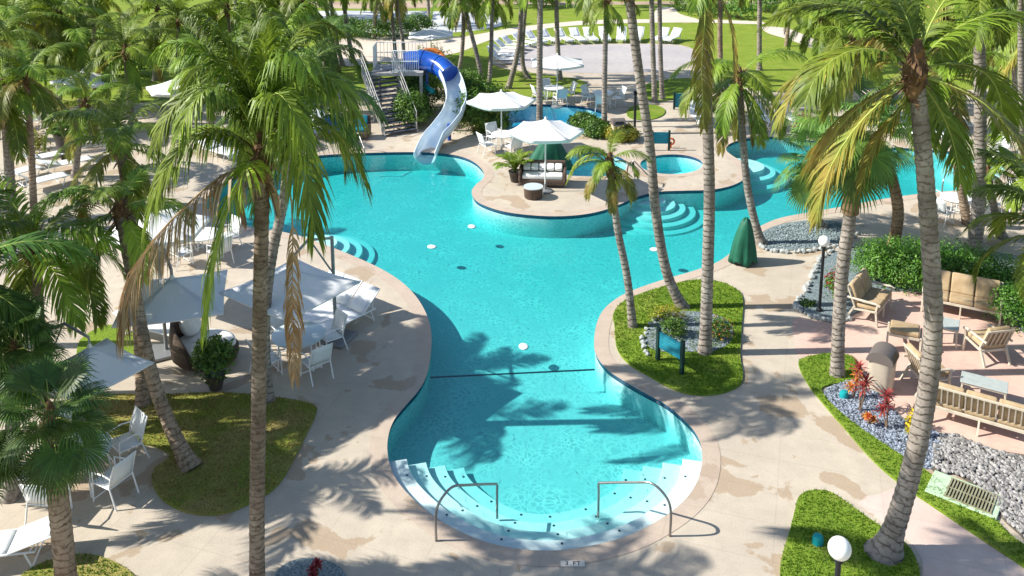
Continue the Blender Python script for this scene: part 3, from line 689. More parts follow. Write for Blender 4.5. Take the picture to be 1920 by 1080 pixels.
def cordyline(c, h, label, mk, seed, group=None):
    root = empty('red_leaf_plant', c); tag(root, label, 'plant', group); rnd = random.Random(seed); b = MB(); t = MB()
    for k in range(3):
        q = Vector((rnd.uniform(-.1, .1), rnd.uniform(-.1, .1), h * (1, .72, .5)[k])); t.tube([(0, 0, 0), q * .6 + Vector((.02, 0, 0)), q], [.018, .015, .012], 6)
        rosette(b, q, 22, .08 + h * .19, .022, 80, -20, rnd)
    t.build('stem', M['twig'], root); b.build('foliage', M[mk], root, fix=False); return root
# ================================================================== FURNITURE
M['white'] = mat('white_powder_coat', (.80, .80, .79), .4, spec=.4)
M['sling'] = mat('white_sling', (.74, .76, .76), .6, var=(.66, .69, .70), scale=4, bump=.15, bscale=200)
M['canvas'] = mat('white_canvas', (.88, .88, .87), .75, var=(.82, .83, .83), scale=1.2, transl=.18, bump=.12, bscale=14)
M['pole'] = mat('umbrella_pole', (.72, .72, .70), .35, spec=.5)
M['greypole'] = mat('grey_pole', (.26, .27, .28), .4, metal=.4)
M['glass'] = mat('table_glass', (.50, .58, .60), .12, spec=.6)
M['tan'] = mat('tan_cushion', (.35, .25, .14), .8, var=(.44, .33, .20), scale=4, bump=.3, bscale=12)
M['champ'] = mat('champagne_frame', (.56, .50, .40), .45, var=(.48, .42, .33), scale=6, spec=.4)
M['tabletop'] = mat('grey_tabletop', (.42, .46, .44), .35, var=(.36, .40, .39), scale=7)
M['wicker'] = mat('dark_wicker', (.055, .035, .025), .55, var=(.14, .095, .07), scale=28, bump=.9, bscale=60)
M['cushion_w'] = mat('white_cushion', (.80, .79, .76), .8, var=(.70, .69, .67), scale=5, bump=.3, bscale=9)
M['green_cover'] = mat('green_canvas_cover', (.006, .08, .045), .6, var=(.012, .12, .07), scale=2, bump=.35, bscale=7)
M['steel'] = mat('brushed_steel', (.30, .29, .28), .3, metal=.85)
M['black'] = mat('black_paint', (.015, .017, .02), .4)
M['teal'] = mat('teal_sign_face', (.01, .17, .24), .5, var=(.015, .20, .27), scale=5)
M['darkgreen'] = mat('dark_green_post', (.01, .035, .03), .5)
M['globe'] = mat('opal_globe', (.86, .86, .84), .25, spec=.5, coat=.3)
M['pot'] = mat('dark_pot', (.05, .04, .035), .4, var=(.09, .07, .06), scale=5)
M['navy'] = mat('navy_cushion', (.012, .06, .38), .7, var=(.02, .09, .48), scale=4)
M['orange'] = mat('orange_paint', (.62, .11, .02), .5)
M['grate'] = mat('metal_grate', (.30, .30, .20), .6, var=(.22, .2, .12), scale=9)
M['grn_conc'] = mat('green_concrete', (.38, .52, .34), .8, var=(.46, .58, .42), scale=6)
M['bin_body'] = mat('beige_bin', (.56, .48, .38), .6, var=(.50, .43, .34), scale=9, bump=.3, bscale=60)
M['bin_lid'] = mat('grey_bin_lid', (.14, .12, .11), .4)
M['letter'] = mat('white_lettering', (.75, .75, .72), .6)
M['slide_blue'] = mat('blue_fibreglass', (.006, .05, .32), .18, var=(.01, .09, .42), scale=2, spec=.6, coat=.5)
M['slide_white'] = mat('pale_fibreglass', (.50, .62, .74), .15, var=(.70, .76, .80), scale=1.6, spec=.6, coat=.5)
M['slide_orange'] = mat('orange_fibreglass', (.50, .16, .04), .3)
M['slide_teal'] = mat('teal_fibreglass', (.01, .28, .30), .3)
M['deckgrey'] = mat('grey_decking', (.34, .32, .31), .7, var=(.42, .40, .38), scale=5)
M['stairgrey'] = mat('dark_steps', (.07, .08, .11), .6)
M['rail'] = mat('grey_railing', (.45, .44, .43), .4, metal=.3)
def lounger(back=38):
    root = empty('sun_lounger'); tag(root, 'x', 'sun lounger')          # local: foot at -x, head at +x
    f = MB(); hx = .28; bx, bz = hx + .78 * math.cos(R(back)), .34 + .78 * math.sin(R(back))
    for s in (-.31, .31):
        f.tube([(-.98, s, .24), (-.9, s, .34), (hx, s, .34), (.72, s, .33)], .019, 6); f.tube([(hx, s, .35), (bx, s, bz)], .017, 6)
        f.tube([(-.72, s, .33), (-.62, s, .01)], .017, 6)
        f.tube([(.55, s, .33), (.66, s, .01)], .017, 6)
        f.tube([(hx + .35, s * .9, .34), (hx + .5 * math.cos(R(back)), s * .95, .34 + .5 * math.sin(R(back)))], .012, 5)
    for x, z in ((-.98, .24), (.72, .33), (bx, bz), (-.62, .05), (.66, .05)): f.tube([(x, -.31, z), (x, .31, z)], .014, 6)
    f.build('frame', M['white'], root, smooth=True)
    b = MB(); rows = []
    for i in range(10):
        t = i / 9; x = -.95 + (hx + .95) * t; rows.append([(x, y, .345 + (.0 if t > .05 else -.05) - .018 * (1 - (y / .3) ** 2)) for y in (-.3, -.15, 0, .15, .3)])
    b.ribbon(rows); b.build('seat_sling', M['sling'], root, smooth='all', solid=.008)
    b = MB(); b.ribbon([[(hx + .78 * t * math.cos(R(back)), y, .352 + .78 * t * math.sin(R(back)) - .02 * (1 - (y / .3) ** 2) * math.sin(math.pi * t)) for y in (-.3, -.15, 0, .15, .3)] for t in (0, .25, .5, .75, 1)])
    b.build('back_sling', M['sling'], root, smooth='all', solid=.008); return root
def chair(name='dining_chair', cushion=None):
    root = empty(name); tag(root, 'x', 'chair')                         # local: front toward -y
    f = MB()
    for s in (-.27, .27):
        f.tube([(s, -.26, 0), (s * .97, -.24, .62), (s, .05, .66), (s, .27, .62)], .016, 6)
        f.tube([(s, .33, 0), (s, .2, .42), (s, .24, .6), (s * .95, .36, .92)], .016, 6)
        f.tube([(s, -.25, .42), (s, .2, .40)], .015, 6)
    for y, z in ((-.25, .42), (.2, .40), (.36, .92), (-.25, .06)): f.tube([(-.27, y, z), (.27, y, z)], .013, 6)
    f.build('frame', M['white'], root, smooth=True)
    b = MB(); b.ribbon([[(x, -.25 + .45 * t, .425 - .02 * math.sin(math.pi * t)) for x in (-.26, 0, .26)] for t in (0, .3, .6, 1)]); b.build('seat', M[cushion or 'sling'], root, smooth='all', solid=.01)
    b = MB(); b.ribbon([[(x, .215 + .145 * t ** 1.3 + .03 * (1 - (x / .26) ** 2) * math.sin(math.pi * t), .44 + .48 * t) for x in (-.26, -.13, 0, .13, .26)] for t in (0, .25, .5, .75, 1)]); b.build('backrest', M[cushion or 'sling'], root, smooth='all', solid=.01)
    return root
def round_table(r=.6, top='glass'):
    root = empty('round_table'); tag(root, 'x', 'table')
    MB().lathe([(r, .70), (r + .02, .715), (r + .02, .735), (r, .745), (.02, .747)], 36).build('tabletop', M[top], root, smooth=True)
    MB().lathe([(r - .06, .66), (r - .05, .66), (r - .05, .70), (r - .06, .70)], 30).build('apron', M['white'], root)
    for k in range(4):
        a = R(45 + 90 * k); MB().tube([(math.cos(a) * (r - .08), math.sin(a) * (r - .08), .70), (math.cos(a) * (r - .02), math.sin(a) * (r - .02), 0)], .02, 7).build('leg', M['white'], root, smooth=True)
    return root
def umbrella(size=1.35, n=8, h=2.45, rise=.5, pole='pole', rot=0, cant=False, droop=.04):
    root = empty('patio_umbrella'); tag(root, 'x', 'umbrella'); ca = MB()
    edge = []
    for k in range(n):
        a0 = 2 * math.pi * k / n + rot; a1 = 2 * math.pi * (k + 1) / n + rot
        p0 = Vector((math.cos(a0), math.sin(a0), 0)) * size; p1 = Vector((math.cos(a1), math.sin(a1), 0)) * size; rows = []
        for i in range(7):
            t = i / 6; z = h + rise * (1 - t) - .05 * math.sin(math.pi * t) * (1 if t > 0 else 0)
            row = []
            for j in range(7):
                s = j / 6; q = p0.lerp(p1, s) * max(t, .02); sag = -droop * math.sin(math.pi * s) * t; inw = 1 - .03 * math.sin(math.pi * s) * t
                row.append((q.x * inw, q.y * inw, z + sag))
            rows.append(row)
        rows.append([(x, y, z - (.11 if not cant else .02)) for x, y, z in rows[-1]])
        ca.ribbon(rows)
    can = ca.build('canopy', M['canvas'], root, smooth=True, solid=.006)
    MB().lathe([(.05, h + rise - .02), (.06, h + rise + .02), (.02, h + rise + .09), (.005, h + rise + .1)], 12).build('finial', M[pole], can)
    for k in range(n):
        a = 2 * math.pi * k / n + rot; d = Vector((math.cos(a), math.sin(a), 0))
        MB().tube([(0, 0, h + rise - .06), tuple(d * (size - .05) + Vector((0, 0, h - .045)))], .011, 5).build('rib', M[pole], root)
    if cant:
        MB().tube([(size + .25, 0, .05), (size + .25, 0, h + .5)], .045, 10).build('pole', M['greypole'], root, smooth=True)
        MB().tube([(size + .25, 0, h + .45), (size * .5, 0, h + rise + .38), (0, 0, h + rise + .2), (0, 0, h + rise)], .035, 8).build('arm', M['greypole'], root, smooth=True)
        MB().tube([(size + .25, 0, h - .5), (size * .55, 0, h + rise + .34)], .022, 8).build('brace', M['greypole'], root)
        MB().box((size + .25, 0, .04), (.8, .8, .08)).build('base', M['greypole'], root, bevel=.01)
    else:
        MB().tube([(0, 0, .05), (0, 0, h + rise)], .028, 10).build('pole', M[pole], root, smooth=True)
        MB().lathe([(.28, 0), (.28, .05), (.22, .08), (.05, .1), (.045, .3), (.03, .31)], 24).build('base', M['greypole'], root, smooth=True)
    return root
def box_cushion(sx, sy, sz, name, m, parent, loc, rot=(0, 0, 0)):
    b = MB().box((0, 0, 0), (sx, sy, sz)); o = b.build(name, M[m], parent, bevel=min(sz * .4, .045)); o.location = loc; o.rotation_euler = rot
    o.modifiers['b'].segments = 4; o.data.shade_smooth(); return o
def patio_seat(name, seats, label, cat, slats=False, w=.62, backrest=True, arms=True):
    root = empty(name); tag(root, label, cat); W = seats * w; f = MB()        # front toward -y
    for s in (-1, 1):
        x = s * (W / 2 + .03)
        f.bar((x, -.36, 0), (x, -.30, .42), .05, .05)
        f.bar((x, .46, 0), (x, .24, .40), .05, .05)
        f.bar((x, -.34, .40), (x, .3, .33), .05, .045)
        if arms: f.bar((x, -.30, .40), (x, -.33, .60), .05, .05); f.tube([(x, -.40, .585), (x, -.3, .625), (x, .1, .62), (x, .44, .62)], .034, 7)
        if backrest: f.bar((x, .22, .36), (x, .46, .93), .05, .04)
    f.bar((-W / 2, -.33, .375), (W / 2, -.33, .375), .04, .07); f.bar((-W / 2, .28, .33), (W / 2, .28, .33), .04, .07)
    if backrest: f.bar((-W / 2, .45, .91), (W / 2, .45, .91), .045, .05); f.bar((-W / 2, .26, .45), (W / 2, .26, .45), .04, .04)
    if seats > 1: f.bar((0, .27, .33), (0, .40, 0), .04, .04); f.bar((0, -.33, .36), (0, -.33, 0), .04, .04)
    f.build('frame', M['champ'], root, bevel=.006)
    if slats:
        n = int(W / .115)
        for i in range(n):
            x = -W / 2 + (i + .5) * W / n; MB().bar((x, .285, .46), (x, .465, .90), .03, .022).build('back_slat', M['champ'], root)
    for i in range(seats):
        x = -W / 2 + (i + .5) * w
        box_cushion(w - .02, .64, .13, 'seat_cushion', 'tan', root, (x, -.03, .45), (R(-5), 0, 0))
        if backrest: box_cushion(w - .03, .54, .12, 'back_cushion', 'tan', root, (x, .30, .73), (R(68), 0, 0))
    return root
def low_table(name, sx, sy, h, label):
    root = empty(name); tag(root, label, 'table')
    MB().box((0, 0, h), (sx, sy, .03)).build('tabletop', M['tabletop'], root, bevel=.01)
    MB().box((0, 0, h - .035), (sx - .04, sy - .04, .04)).build('apron', M['champ'], root)
    for i in (-1, 1):
        for j in (-1, 1): MB().bar((i * (sx / 2 - .05), j * (sy / 2 - .05), h - .02), (i * (sx / 2 - .02), j * (sy / 2 - .02), 0), .04, .04).build('leg', M['champ'], root, bevel=.005)
    return root
def text_mesh(txt, size, name, m, parent, loc, rot, depth=.004):
    cu = bpy.data.curves.new('t', 'FONT'); cu.body = txt; cu.size = size; cu.align_x = 'CENTER'; cu.align_y = 'CENTER'; cu.extrude = depth
    co = bpy.data.objects.new('t', cu); col.objects.link(co); dg = bpy.context.evaluated_depsgraph_get()
    me = bpy.data.meshes.new_from_object(co.evaluated_get(dg)); bpy.data.objects.remove(co)
    me.materials.clear(); me.materials.append(m); return link(me, name, parent, loc, rot)
# ================================================================== PLACE THE PALMS
D = dict
palm([(1660,1035),(1704,900),(1738,740),(1750,600),(1742,430),(1729,260),(1716,135)], 'tallest thick grey palm with curved swollen foot in the bottom right grass island', r=(.175,.125), flare=.22, L=2.9, n=26, seed=2, low=6, gold=.55, yellow=.3, bk='bark', group='coconut palms', skip=[(268,60)],
     custom=[D(px=[(1650,70),(1560,110),(1490,170),(1455,240)], m='frond_gold', leaf=.65, y=.4), D(px=[(1690,200),(1640,270),(1612,360)], m='frond_gold', leaf=.5, n=44)])
palm([(1570,702),(1573,600),(1580,500),(1594,400),(1602,300),(1600,235)], 'pale fan palm with brown fibrous upper trunk beside the brick patio and the bin', kind='fan', mat_='fan', r=(.15,.135), flare=.06, L=1.75, n=20, seed=3, bk='bark', group='fan palms', boots=3)
palm([(1673,468),(1684,400),(1672,335),(1645,270)], 'fan palm rising from the back of the green hedge', kind='fan', mat_='fan', r=(.17,.17), L=1.5, n=16, seed=5, bk='bark_fibre', group='fan palms', z0=.0)
palm([(1538,424),(1524,395),(1521,340),(1520,300)], 'short fan palm with grey trunk growing in the gravel circle', kind='fan', mat_='fan', r=(.17,.13), flare=.12, L=1.6, n=16, seed=8, group='fan palms')
palm([(1427,455),(1403,360),(1392,250),(1386,150)], 'slim palm with drooping grey green crown beside the green draped pool lift', r=(.13,.1), flare=.14, L=2.3, n=15, seed=4, low=7, high=2, gold=.5, group='coconut palms', custom=[D(px=[(1400,180),(1420,230),(1432,270)], m='frond_yellow', leaf=.45, n=40)])
palm([(1322,660),(1327,500),(1330,350),(1324,150),(1318,-40)], 'tall straight palm beside the flower bed in the green island', r=(.15,.115), flare=.07, L=2.4, n=14, seed=7, low=3, group='coconut palms', custom=[D(px=[(1322,30),(1316,120),(1320,240)], m='frond_gold', leaf=.62, n=60, y=-.25), D(px=[(1350,-10),(1372,60),(1376,150)], m='frond_gold', leaf=.5, n=50)])
palm([(1282,576),(1250,510),(1230,400),(1218,270),(1200,150),(1183,20),(1181,-25)], 'tall palm bent at the foot in the upper part of the green island', r=(.135,.115), flare=.08, L=2.2, n=14, low=3, seed=9, group='coconut palms')
palm([(1187,612),(1176,520),(1158,430),(1148,350),(1143,310)], 'small yellowing palm with split trunk left of the teal sign', r=(.105,.085), flare=.04, L=1.25, n=13, seed=1, mat_='frond', yellow=.8, gold=.6, low=6, high=1, group='coconut palms', bk='bark', custom=[D(px=[(1115,290),(1082,305),(1062,345)], m='frond_yellow', leaf=.3, n=44, w=.03)])
palm([(1012,228),(1012,100),(1014,-80)], 'straight dark palm trunk behind the blue back pool', r=(.15,.12), L=2.6, seed=3, detail=False, group='background palms')
palm([(1133,250),(1134,130),(1137,15),(1138,2)], 'straight palm with bright hanging fronds beside the grey bin', r=(.13,.1), L=1.7, n=13, seed=6, yellow=.4, group='background palms', low=6)
palm([(1110,200),(1098,80),(1090,-30)], 'palm whose dark green fronds hang in from above the splash pad chairs', r=(.02,.02), flare=0, L=1, n=1, seed=6, group='background palms') if False else None
palm([(1050,147),(1045,70),(1041,-90)], 'thin dark palm trunk behind the small patio umbrella', r=(.14,.11), L=2.6, seed=4, detail=False, group='background palms')
palm([(953,164),(968,110),(976,50),(978,-70)], 'leaning palm trunk, left one of the pair on the lawn tongue', r=(.15,.11), L=2.6, seed=5, detail=False, group='background palms')
palm([(992,146),(980,118),(982,50),(992,-60)], 'palm with hooked foot, right one of the pair on the lawn tongue', r=(.13,.1), L=2.5, seed=6, detail=False, group='background palms')
palm([(908,182),(898,120),(880,50),(860,-20)], 'left leaning trunk of the V shaped palm pair behind the white slide', r=(.13,.09), L=2.2, seed=7, n=14, low=6, group='background palms')
palm([(914,184),(920,120),(922,50),(923,-10)], 'right upright trunk of the V shaped palm pair behind the white slide', r=(.12,.09), L=2.0, seed=8, n=14, low=6, yellow=.5, group='background palms')
palm([(856,152),(866,100),(869,40),(868,8)], 'dark leaning palm just right of the blue slide tube', r=(.12,.1), L=1.7, seed=9, n=14, low=7, gold=.6, group='background palms')
palm([(664,116),(650,50),(640,-60)], 'right one of three bare trunks behind the stair tower', r=(.14,.11), L=2.6, seed=1, detail=False, group='background palms')
palm([(643,122),(628,60),(612,-60)], 'middle one of three bare trunks behind the stair tower', r=(.13,.1), L=2.4, seed=2, detail=False, group='background palms')
palm([(634,130),(620,60),(600,-60)], 'left one of three bare trunks behind the stair tower', r=(.13,.1), L=2.4, seed=3, detail=False, group='background palms')
palm([(1228,190),(1224,90),(1220,-80)], 'dark trunk of the palm pair at the right end of the splash pad', r=(.14,.11), L=2.6, seed=4, detail=False, group='background palms')
palm([(1242,186),(1238,90),(1236,-80)], 'pale trunk of the palm pair at the right end of the splash pad', r=(.13,.1), L=2.6, seed=5, detail=False, group='background palms')
palm([(1475,85),(1478,48),(1483,14)], 'small reddish trunk tree on the lawn beyond the splash pad', r=(.14,.1), L=1.6, seed=5, detail=False, group='background palms', bk='bark_brown')
palm([(1352,160),(1350,60),(1352,-60)], 'brown palm trunk behind the tall hanging frond', r=(.15,.12), L=2.6, seed=8, detail=False, group='background palms', bk='bark_brown')
palm([(1424,130),(1424,60),(1425,-60)], 'white trunk palm on the far lawn right of the splash pad', r=(.15,.12), L=2.4, seed=9, detail=False, group='background palms')
palm([(700,72),(703,30),(706,-16)], 'palm with dark hanging fronds above the far bushes', r=(.14,.1), L=1.9, seed=2, n=14, low=7, group='background palms')
palm([(742,112),(738,60),(733,10),(731,-8)], 'palm with golden hanging fronds behind the stair tower', r=(.12,.1), L=1.7, seed=3, n=14, low=7, high=2, gold=.9, group='background palms')
palm([(760,140),(757,90),(748,30),(744,-20)], 'dark thin palm against the slide platform', r=(.1,.08), L=1.8, seed=4, n=14, low=7, gold=.5, group='background palms')
palm([(806,48),(803,10),(800,-40)], 'thin bare trunk by the far grey road', r=(.14,.11), L=2.3, seed=5, detail=False, group='background palms')
# right side
palm([(1815,418),(1798,330),(1782,235),(1775,150)], 'brown palm leaning left beside the planter of the right pool end', r=(.15,.11), L=2.0, n=15, seed=5, low=5, gold=.4, group='coconut palms', bk='bark_brown')
palm([(1828,472),(1836,350),(1838,200),(1835,20),(1835,-60)], 'thick straight palm behind the right end of the hedge', r=(.20,.15), flare=.08, L=2.6, n=18, seed=6, group='coconut palms', gold=.3)
palm([(1882,446),(1864,390),(1856,350),(1852,322)], 'short leaning fan palm with bright leaves by the right pool end', kind='fan', r=(.13,.11), L=.95, n=14, seed=7, group='fan palms')
palm([(1916,352),(1915,200),(1914,50),(1912,-70)], 'pale thin trunk at the right edge of the view', r=(.12,.1), L=2.6, n=16, seed=8, group='coconut palms', custom=[D(px=[(1880,-20),(1850,80),(1832,235)], m='frond_yellow', leaf=.62, n=60, y=-3.5)])
palm([(1890,262),(1888,200),(1888,130),(1890,80)], 'thin pinkish trunk with golden fronds in the far right corner', r=(.11,.09), L=1.9, n=13, seed=9, gold=.6, group='background palms')
palm([(1765,330),(1788,230),(1790,150),(1786,90)], 'twin palm rising behind the right end of the pool', r=(.12,.1), L=2.1, n=15, seed=2, gold=.4, group='background palms') if False else None
for px, lab, L, sd in (([(1606,246),(1604,160),(1600,70)], 'leafy palm behind the fan palm on the far pool side', 2.4, 1), ([(1700,206),(1690,120),(1672,30)], 'palm just left of the tallest crown on the far deck', 2.5, 2),
                       ([(1905,215),(1902,140),(1898,50)], 'palm crown in the far right corner behind the loungers', 2.5, 3), ([(1762,198),(1768,130),(1772,40)], 'palm crown right of the tallest crown on the far deck', 2.4, 4),
                       ([(1842,205),(1846,120),(1850,60)], 'yellow green palm between the far right deck trunks', 2.3, 5), ([(1530,190),(1534,110),(1540,30)], 'palm left of the tallest crown on the far lawn', 2.4, 6),
                       ([(1945,300),(1945,160),(1948,60)], 'palm half outside the right edge behind the pool end', 2.4, 7)):
    palm(px, lab, r=(.13,.1), L=L, n=16, seed=sd, low=6, gold=.3, yellow=.2, group='background palms')
palm([(2010,700),(1990,560),(1975,440)], 'fan palm at the right edge whose leaves hang over the hedge', kind='fan', r=(.2,.2), L=1.7, n=18, seed=4, bk='bark_fibre', group='fan palms')
palm([(2040,500),(2020,400),(1985,330)], 'fan palm half outside the view right of the pool end', kind='fan', r=(.15,.14), L=1.7, n=16, seed=6, group='fan palms')
# left side
palm([(482,1135),(482,950),(485,750),(488,550),(491,400),(492,300)], 'tall grey ringed palm at the front left with brown dead fronds', r=(.125,.105), flare=.06, L=2.6, n=26, seed=3, low=3, bk='bark_dark', sq=(.72, 1.6), group='coconut palms', skip=[(270,28)],
     custom=[D(px=[(440,318),(388,350),(305,430),(255,505),(236,615)], m='frond_dead', leaf=1.3, hang=1.9, n=120, y=-.7, w=.04, fill=.8, label='long brown dead frond arching left over the trunk'),
             D(px=[(528,322),(546,370),(549,460),(548,560),(552,710)], m='frond_dead', leaf=.6, hang=2.3, n=85, start=.3, w=.028, fill=.62, label='brown dead frond hanging straight down'),
             D(px=[(462,312),(432,380),(405,480),(386,625)], m='frond_yellow', leaf=.8, hang=1.1, n=85, y=-.8, label='bright yellow green frond hanging down'),
             D(px=[(500,330),(510,360),(518,400)], m='frond_dead', leaf=.35, n=40), D(px=[(470,330),(455,370),(462,420)], m='frond_dead', leaf=.3, n=40)])
palm([(503,750),(497,660),(499,570),(512,470),(531,380),(540,300),(548,200)], 'curved trunk palm with dark green crown right behind the tall front palm', mat_='frond_dark', r=(.12,.1), L=2.6, n=18, seed=6, low=5, sq=(.8, 1.05), group='coconut palms')
palm([(358,874),(320,800),(288,715),(266,620),(254,550),(238,470),(226,400)], 'leaning brown palm at the middle of the dry grass patch', r=(.145,.11), flare=.12, L=1.9, n=11, dy=2.2, seed=5, low=6, high=1, bk='bark_brown', group='coconut palms', yellow=.3)
palm([(268,758),(263,660),(254,540),(244,400),(224,275)], 'upright palm with wide bright crown at the back of the dry grass patch', r=(.14,.11), L=2.1, n=14, seed=8, low=6, sq=(.9, 1.0), dy=2.4, bk='bark_brown', group='coconut palms', yellow=.5, gold=.25)
palm([(128,1130),(115,990),(102,870),(96,790)], 'short fan palm with dark green leaves at the bottom left', kind='fan', mat_='fan_dark', r=(.17,.15), flare=.04, L=1.15, n=26, seed=2, bk='bark_brown', group='fan palms')
palm([(20,930),(24,800),(28,660)], 'dark fan palm behind the short one at the left edge', kind='fan', mat_='fan_dark', r=(.14,.12), L=1.1, n=22, seed=7, group='fan palms')
palm([(-60,1150),(-60,950),(-60,860)], 'dark fan palm half outside the lower left edge', kind='fan', mat_='fan_dark', r=(.18,.14), L=1.0, n=20, seed=9, group='fan palms')
palm([(78,760),(74,660),(70,560),(66,470)], 'palm with pale hanging fronds at the left behind the white parasol', r=(.14,.12), L=2.5, n=19, seed=4, low=6, group='coconut palms', mat_='frond')
palm([(22,410),(17,310),(8,180)], 'grey palm at the far left edge behind the deck chairs', r=(.17,.14), L=2.3, n=17, seed=1, gold=.4, group='coconut palms')
palm([(64,412),(58,270),(50,150)], 'thin yellowish palm second from the left edge', r=(.12,.09), L=2.2, n=17, seed=2, gold=.3, group='coconut palms', bk='bark_brown')
palm([(-95,900),(-90,700),(-80,540)], 'palm outside the left edge whose fronds hang into view', r=(.16,.13), L=2.7, n=19, seed=3, mat_='frond_dark', group='coconut palms')
for px, lab, L, sd in (([(248,232),(242,170),(236,100)], 'bushy palm between the far left umbrella and the front palm', 2.7, 1), ([(110,196),(112,110),(112,30)], 'pale palm in the far upper left corner', 2.7, 2),
                       ([(330,196),(334,120),(336,40)], 'yellow green palm above the bushy palm at upper left', 2.7, 3), ([(432,180),(430,100),(426,20)], 'palm directly behind the crown of the front palm', 2.7, 4),
                       ([(180,120),(176,60),(172,-10)], 'farthest palm in the upper left behind the umbrella', 2.9, 5), ([(520,120),(516,50),(512,-20)], 'far palm above the dark green crown', 2.8, 6),
                       ([(395,262),(396,190),(394,130)], 'palm with drooping fronds left of the front palm crown', 2.4, 7), ([(20,210),(24,120),(26,40)], 'palm in the very top left corner', 2.7, 8)):
    palm(px, lab, r=(.14,.11), L=L, n=18, seed=sd, low=6, gold=.25, yellow=.1, mat_='frond', group='background palms')
for px, lab, L, sd in (([(560,150),(566,80),(570,0)], 'far palm behind the bare trunk trio, left side', 2.8, 3), ([(290,150),(292,90),(296,20)], 'far palm between the upper left crowns', 2.8, 4), ([(60,150),(62,90),(64,10)], 'far palm at the top left behind two trunks', 2.9, 5), ([(450,140),(455,80),(460,0)], 'far palm above the front palm crown', 2.8, 6), ([(600,215),(606,150),(612,90)], 'bushy dark palm left of the stair tower', 2.5, 7), ([(150,205),(154,150),(150,80)], 'palm right behind the far left umbrella', 2.7, 8), ([(-30,260),(-20,160),(-10,90)], 'palm cut by the left edge, second row', 2.7, 9), ([(140,330),(150,250),(160,200)], 'low palm behind the wide bright crown', 2.2, 10)):
    palm(px, lab, r=(.13,.1), L=L, n=18, seed=sd, low=6, gold=.2, yellow=.15, mat_='frond_dark' if sd == 7 else 'frond', group='background palms')
# palms of the same grove just outside the left edge: their crowns throw the dappled shade seen on deck and pool
for i, (px, L) in enumerate((([(-330,440),(-335,230)], 2.6), ([(-130,650),(-135,60)], 2.1), ([(-270,745),(-280,85)], 2.5), ([(-420,1120),(-425,195)], 2.7))):
    palm(px, ('farthest', 'third', 'second', 'nearest')[i] + ' palm of the grove outside the left edge of the view', r=(.16,.12), L=L, seed=i, detail=False, group='grove palms outside the left edge')
for i, (x, y) in enumerate(((880,12),(1090,14),(1300,14),(1540,20),(1740,22),(560,30),(440,40))):
    palm([(x, y), (x + (i * 37) % 9 - 4, y - 70), (x + (i * 53) % 17 - 8, y - 140)], 'slender far palm near the top edge, ' + ('above the slide','above the splash pad','right of the far path','above the fan palms','above the tallest crown','left of the bushes','far left')[i], r=(.15,.12), L=2.9, seed=i, detail=False, group='far palms on the top lawn')
# ================================================================== SHRUBS AND PLANTS
for i, (x, y, r) in enumerate(((655,66,1.5),(700,70,1.7),(745,68,1.7),(785,60,1.3))):
    p = g(x, y); shrub('shrub', ('leftmost', 'second', 'third', 'rightmost')[i] + ' of the round green bushes beyond the stair tower', 'shrub', p, (r, r * .8, 1.0), 2200, .16, group='bushes beyond the stair tower', seed=i)
for i, (x, y, r, h, lab) in enumerate(((790,205,1.0,1.3,'tall leafy shrub between the stairs and the slide'),(770,238,.8,1.0,'low shrub at the foot of the stairs'),(812,180,1.0,1.6,'shrub under the blue tube of the slide'),(880,215,1.0,1.3,'leafy shrub right of the white slide'),(905,240,.9,.9,'yellow green shrub below the far white umbrella'),(884,184,.8,.8,'dark shrub behind the slide flume'),(925,246,.6,.5,'low shrub behind the far white umbrella pole'),(1095,240,.6,.4,'shrub at the near rim of the blue back pool'),(1118,254,.6,.4,'low shrub left of the grey bin'),(1165,262,.6,.4,'small yellow green shrub below the grey bin'),(776,222,.7,1.2,'large leafy shrub left of the lower slide'),(888,246,.75,1.1,'large leafy shrub right of the lower slide'),(925,222,.9,1.0,'shrub at the left end of the back pool'))):
    p = g(x, y); shrub('shrub', lab, 'shrub', p, (r * 1.3, r * 1.1, h * 1.3), 4200, .13, 'leaf' if i not in (4, 9) else 'leaf_yellow', seed=20 + i, group='shrubs around the slide')
p = g(58, 292); shrub('shrub', 'dry brownish shrub between the two left trunks', 'shrub', p, (.8, .7, .9), 900, .13, 'leaf_yellow', seed=50)
p = g(125, 298); pr = empty('potted_plant', p); tag(pr, 'dark tall pot with trailing green plant at the far left', 'potted plant'); MB().lathe([(.2,0),(.32,.5),(.42,1.1),(.36,1.12),(.3,1.0)], 20).build('pot', M['pot'], pr, smooth=True); leafblob(random.Random(4), 700, ellip((0,0,1.2), (.6,.6,.4)), .16).build('foliage', M['leaf'], pr, fix=False)
# hedge
h = empty('hedge', g(1700, 530)); tag(h, 'rounded bright green hedge behind the patio sofas', 'hedge'); rnd = random.Random(5); b = MB(); hb = g(1700, 530)
for (x, y, r) in ((1632,520,.62),(1665,515,.72),(1705,516,.78),(1745,520,.8),(1785,528,.8),(1825,538,.8),(1865,552,.85),(1905,572,.9),(1955,600,.95),(1690,540,.6),(1730,548,.6),(1650,532,.5),(2010,640,.95),(1900,610,.7)):
    q = g(x, y) - hb; leafblob(rnd, int(3600 * r), ellip((q.x, q.y, .25), (r * 1.1, r * .95, .98)), .08, b)
b.build('foliage', M['leaf_hedge'], h, fix=False); t = MB()
for i in range(8):
    q = g(1640 + i * 45, 525 + i * 12) - hb; t.tube([(q.x, q.y, 0), (q.x + .05, q.y, .45)], .03, 6)
t.build('stem', M['twig'], h)
cordyline(g(1612, 772), 1.0, 'tallest red leafed plant in front of the beige bin', 'leaf_red', 1, 'red leafed plants')
cordyline(g(1600, 748), .55, 'orange and pink leafed plant left of the tallest red one', 'leaf_orange', 2, 'red leafed plants')
cordyline(g(1662, 806), .8, 'dark red plant right of the bin, near the thick palm trunk', 'leaf_red', 3, 'red leafed plants')
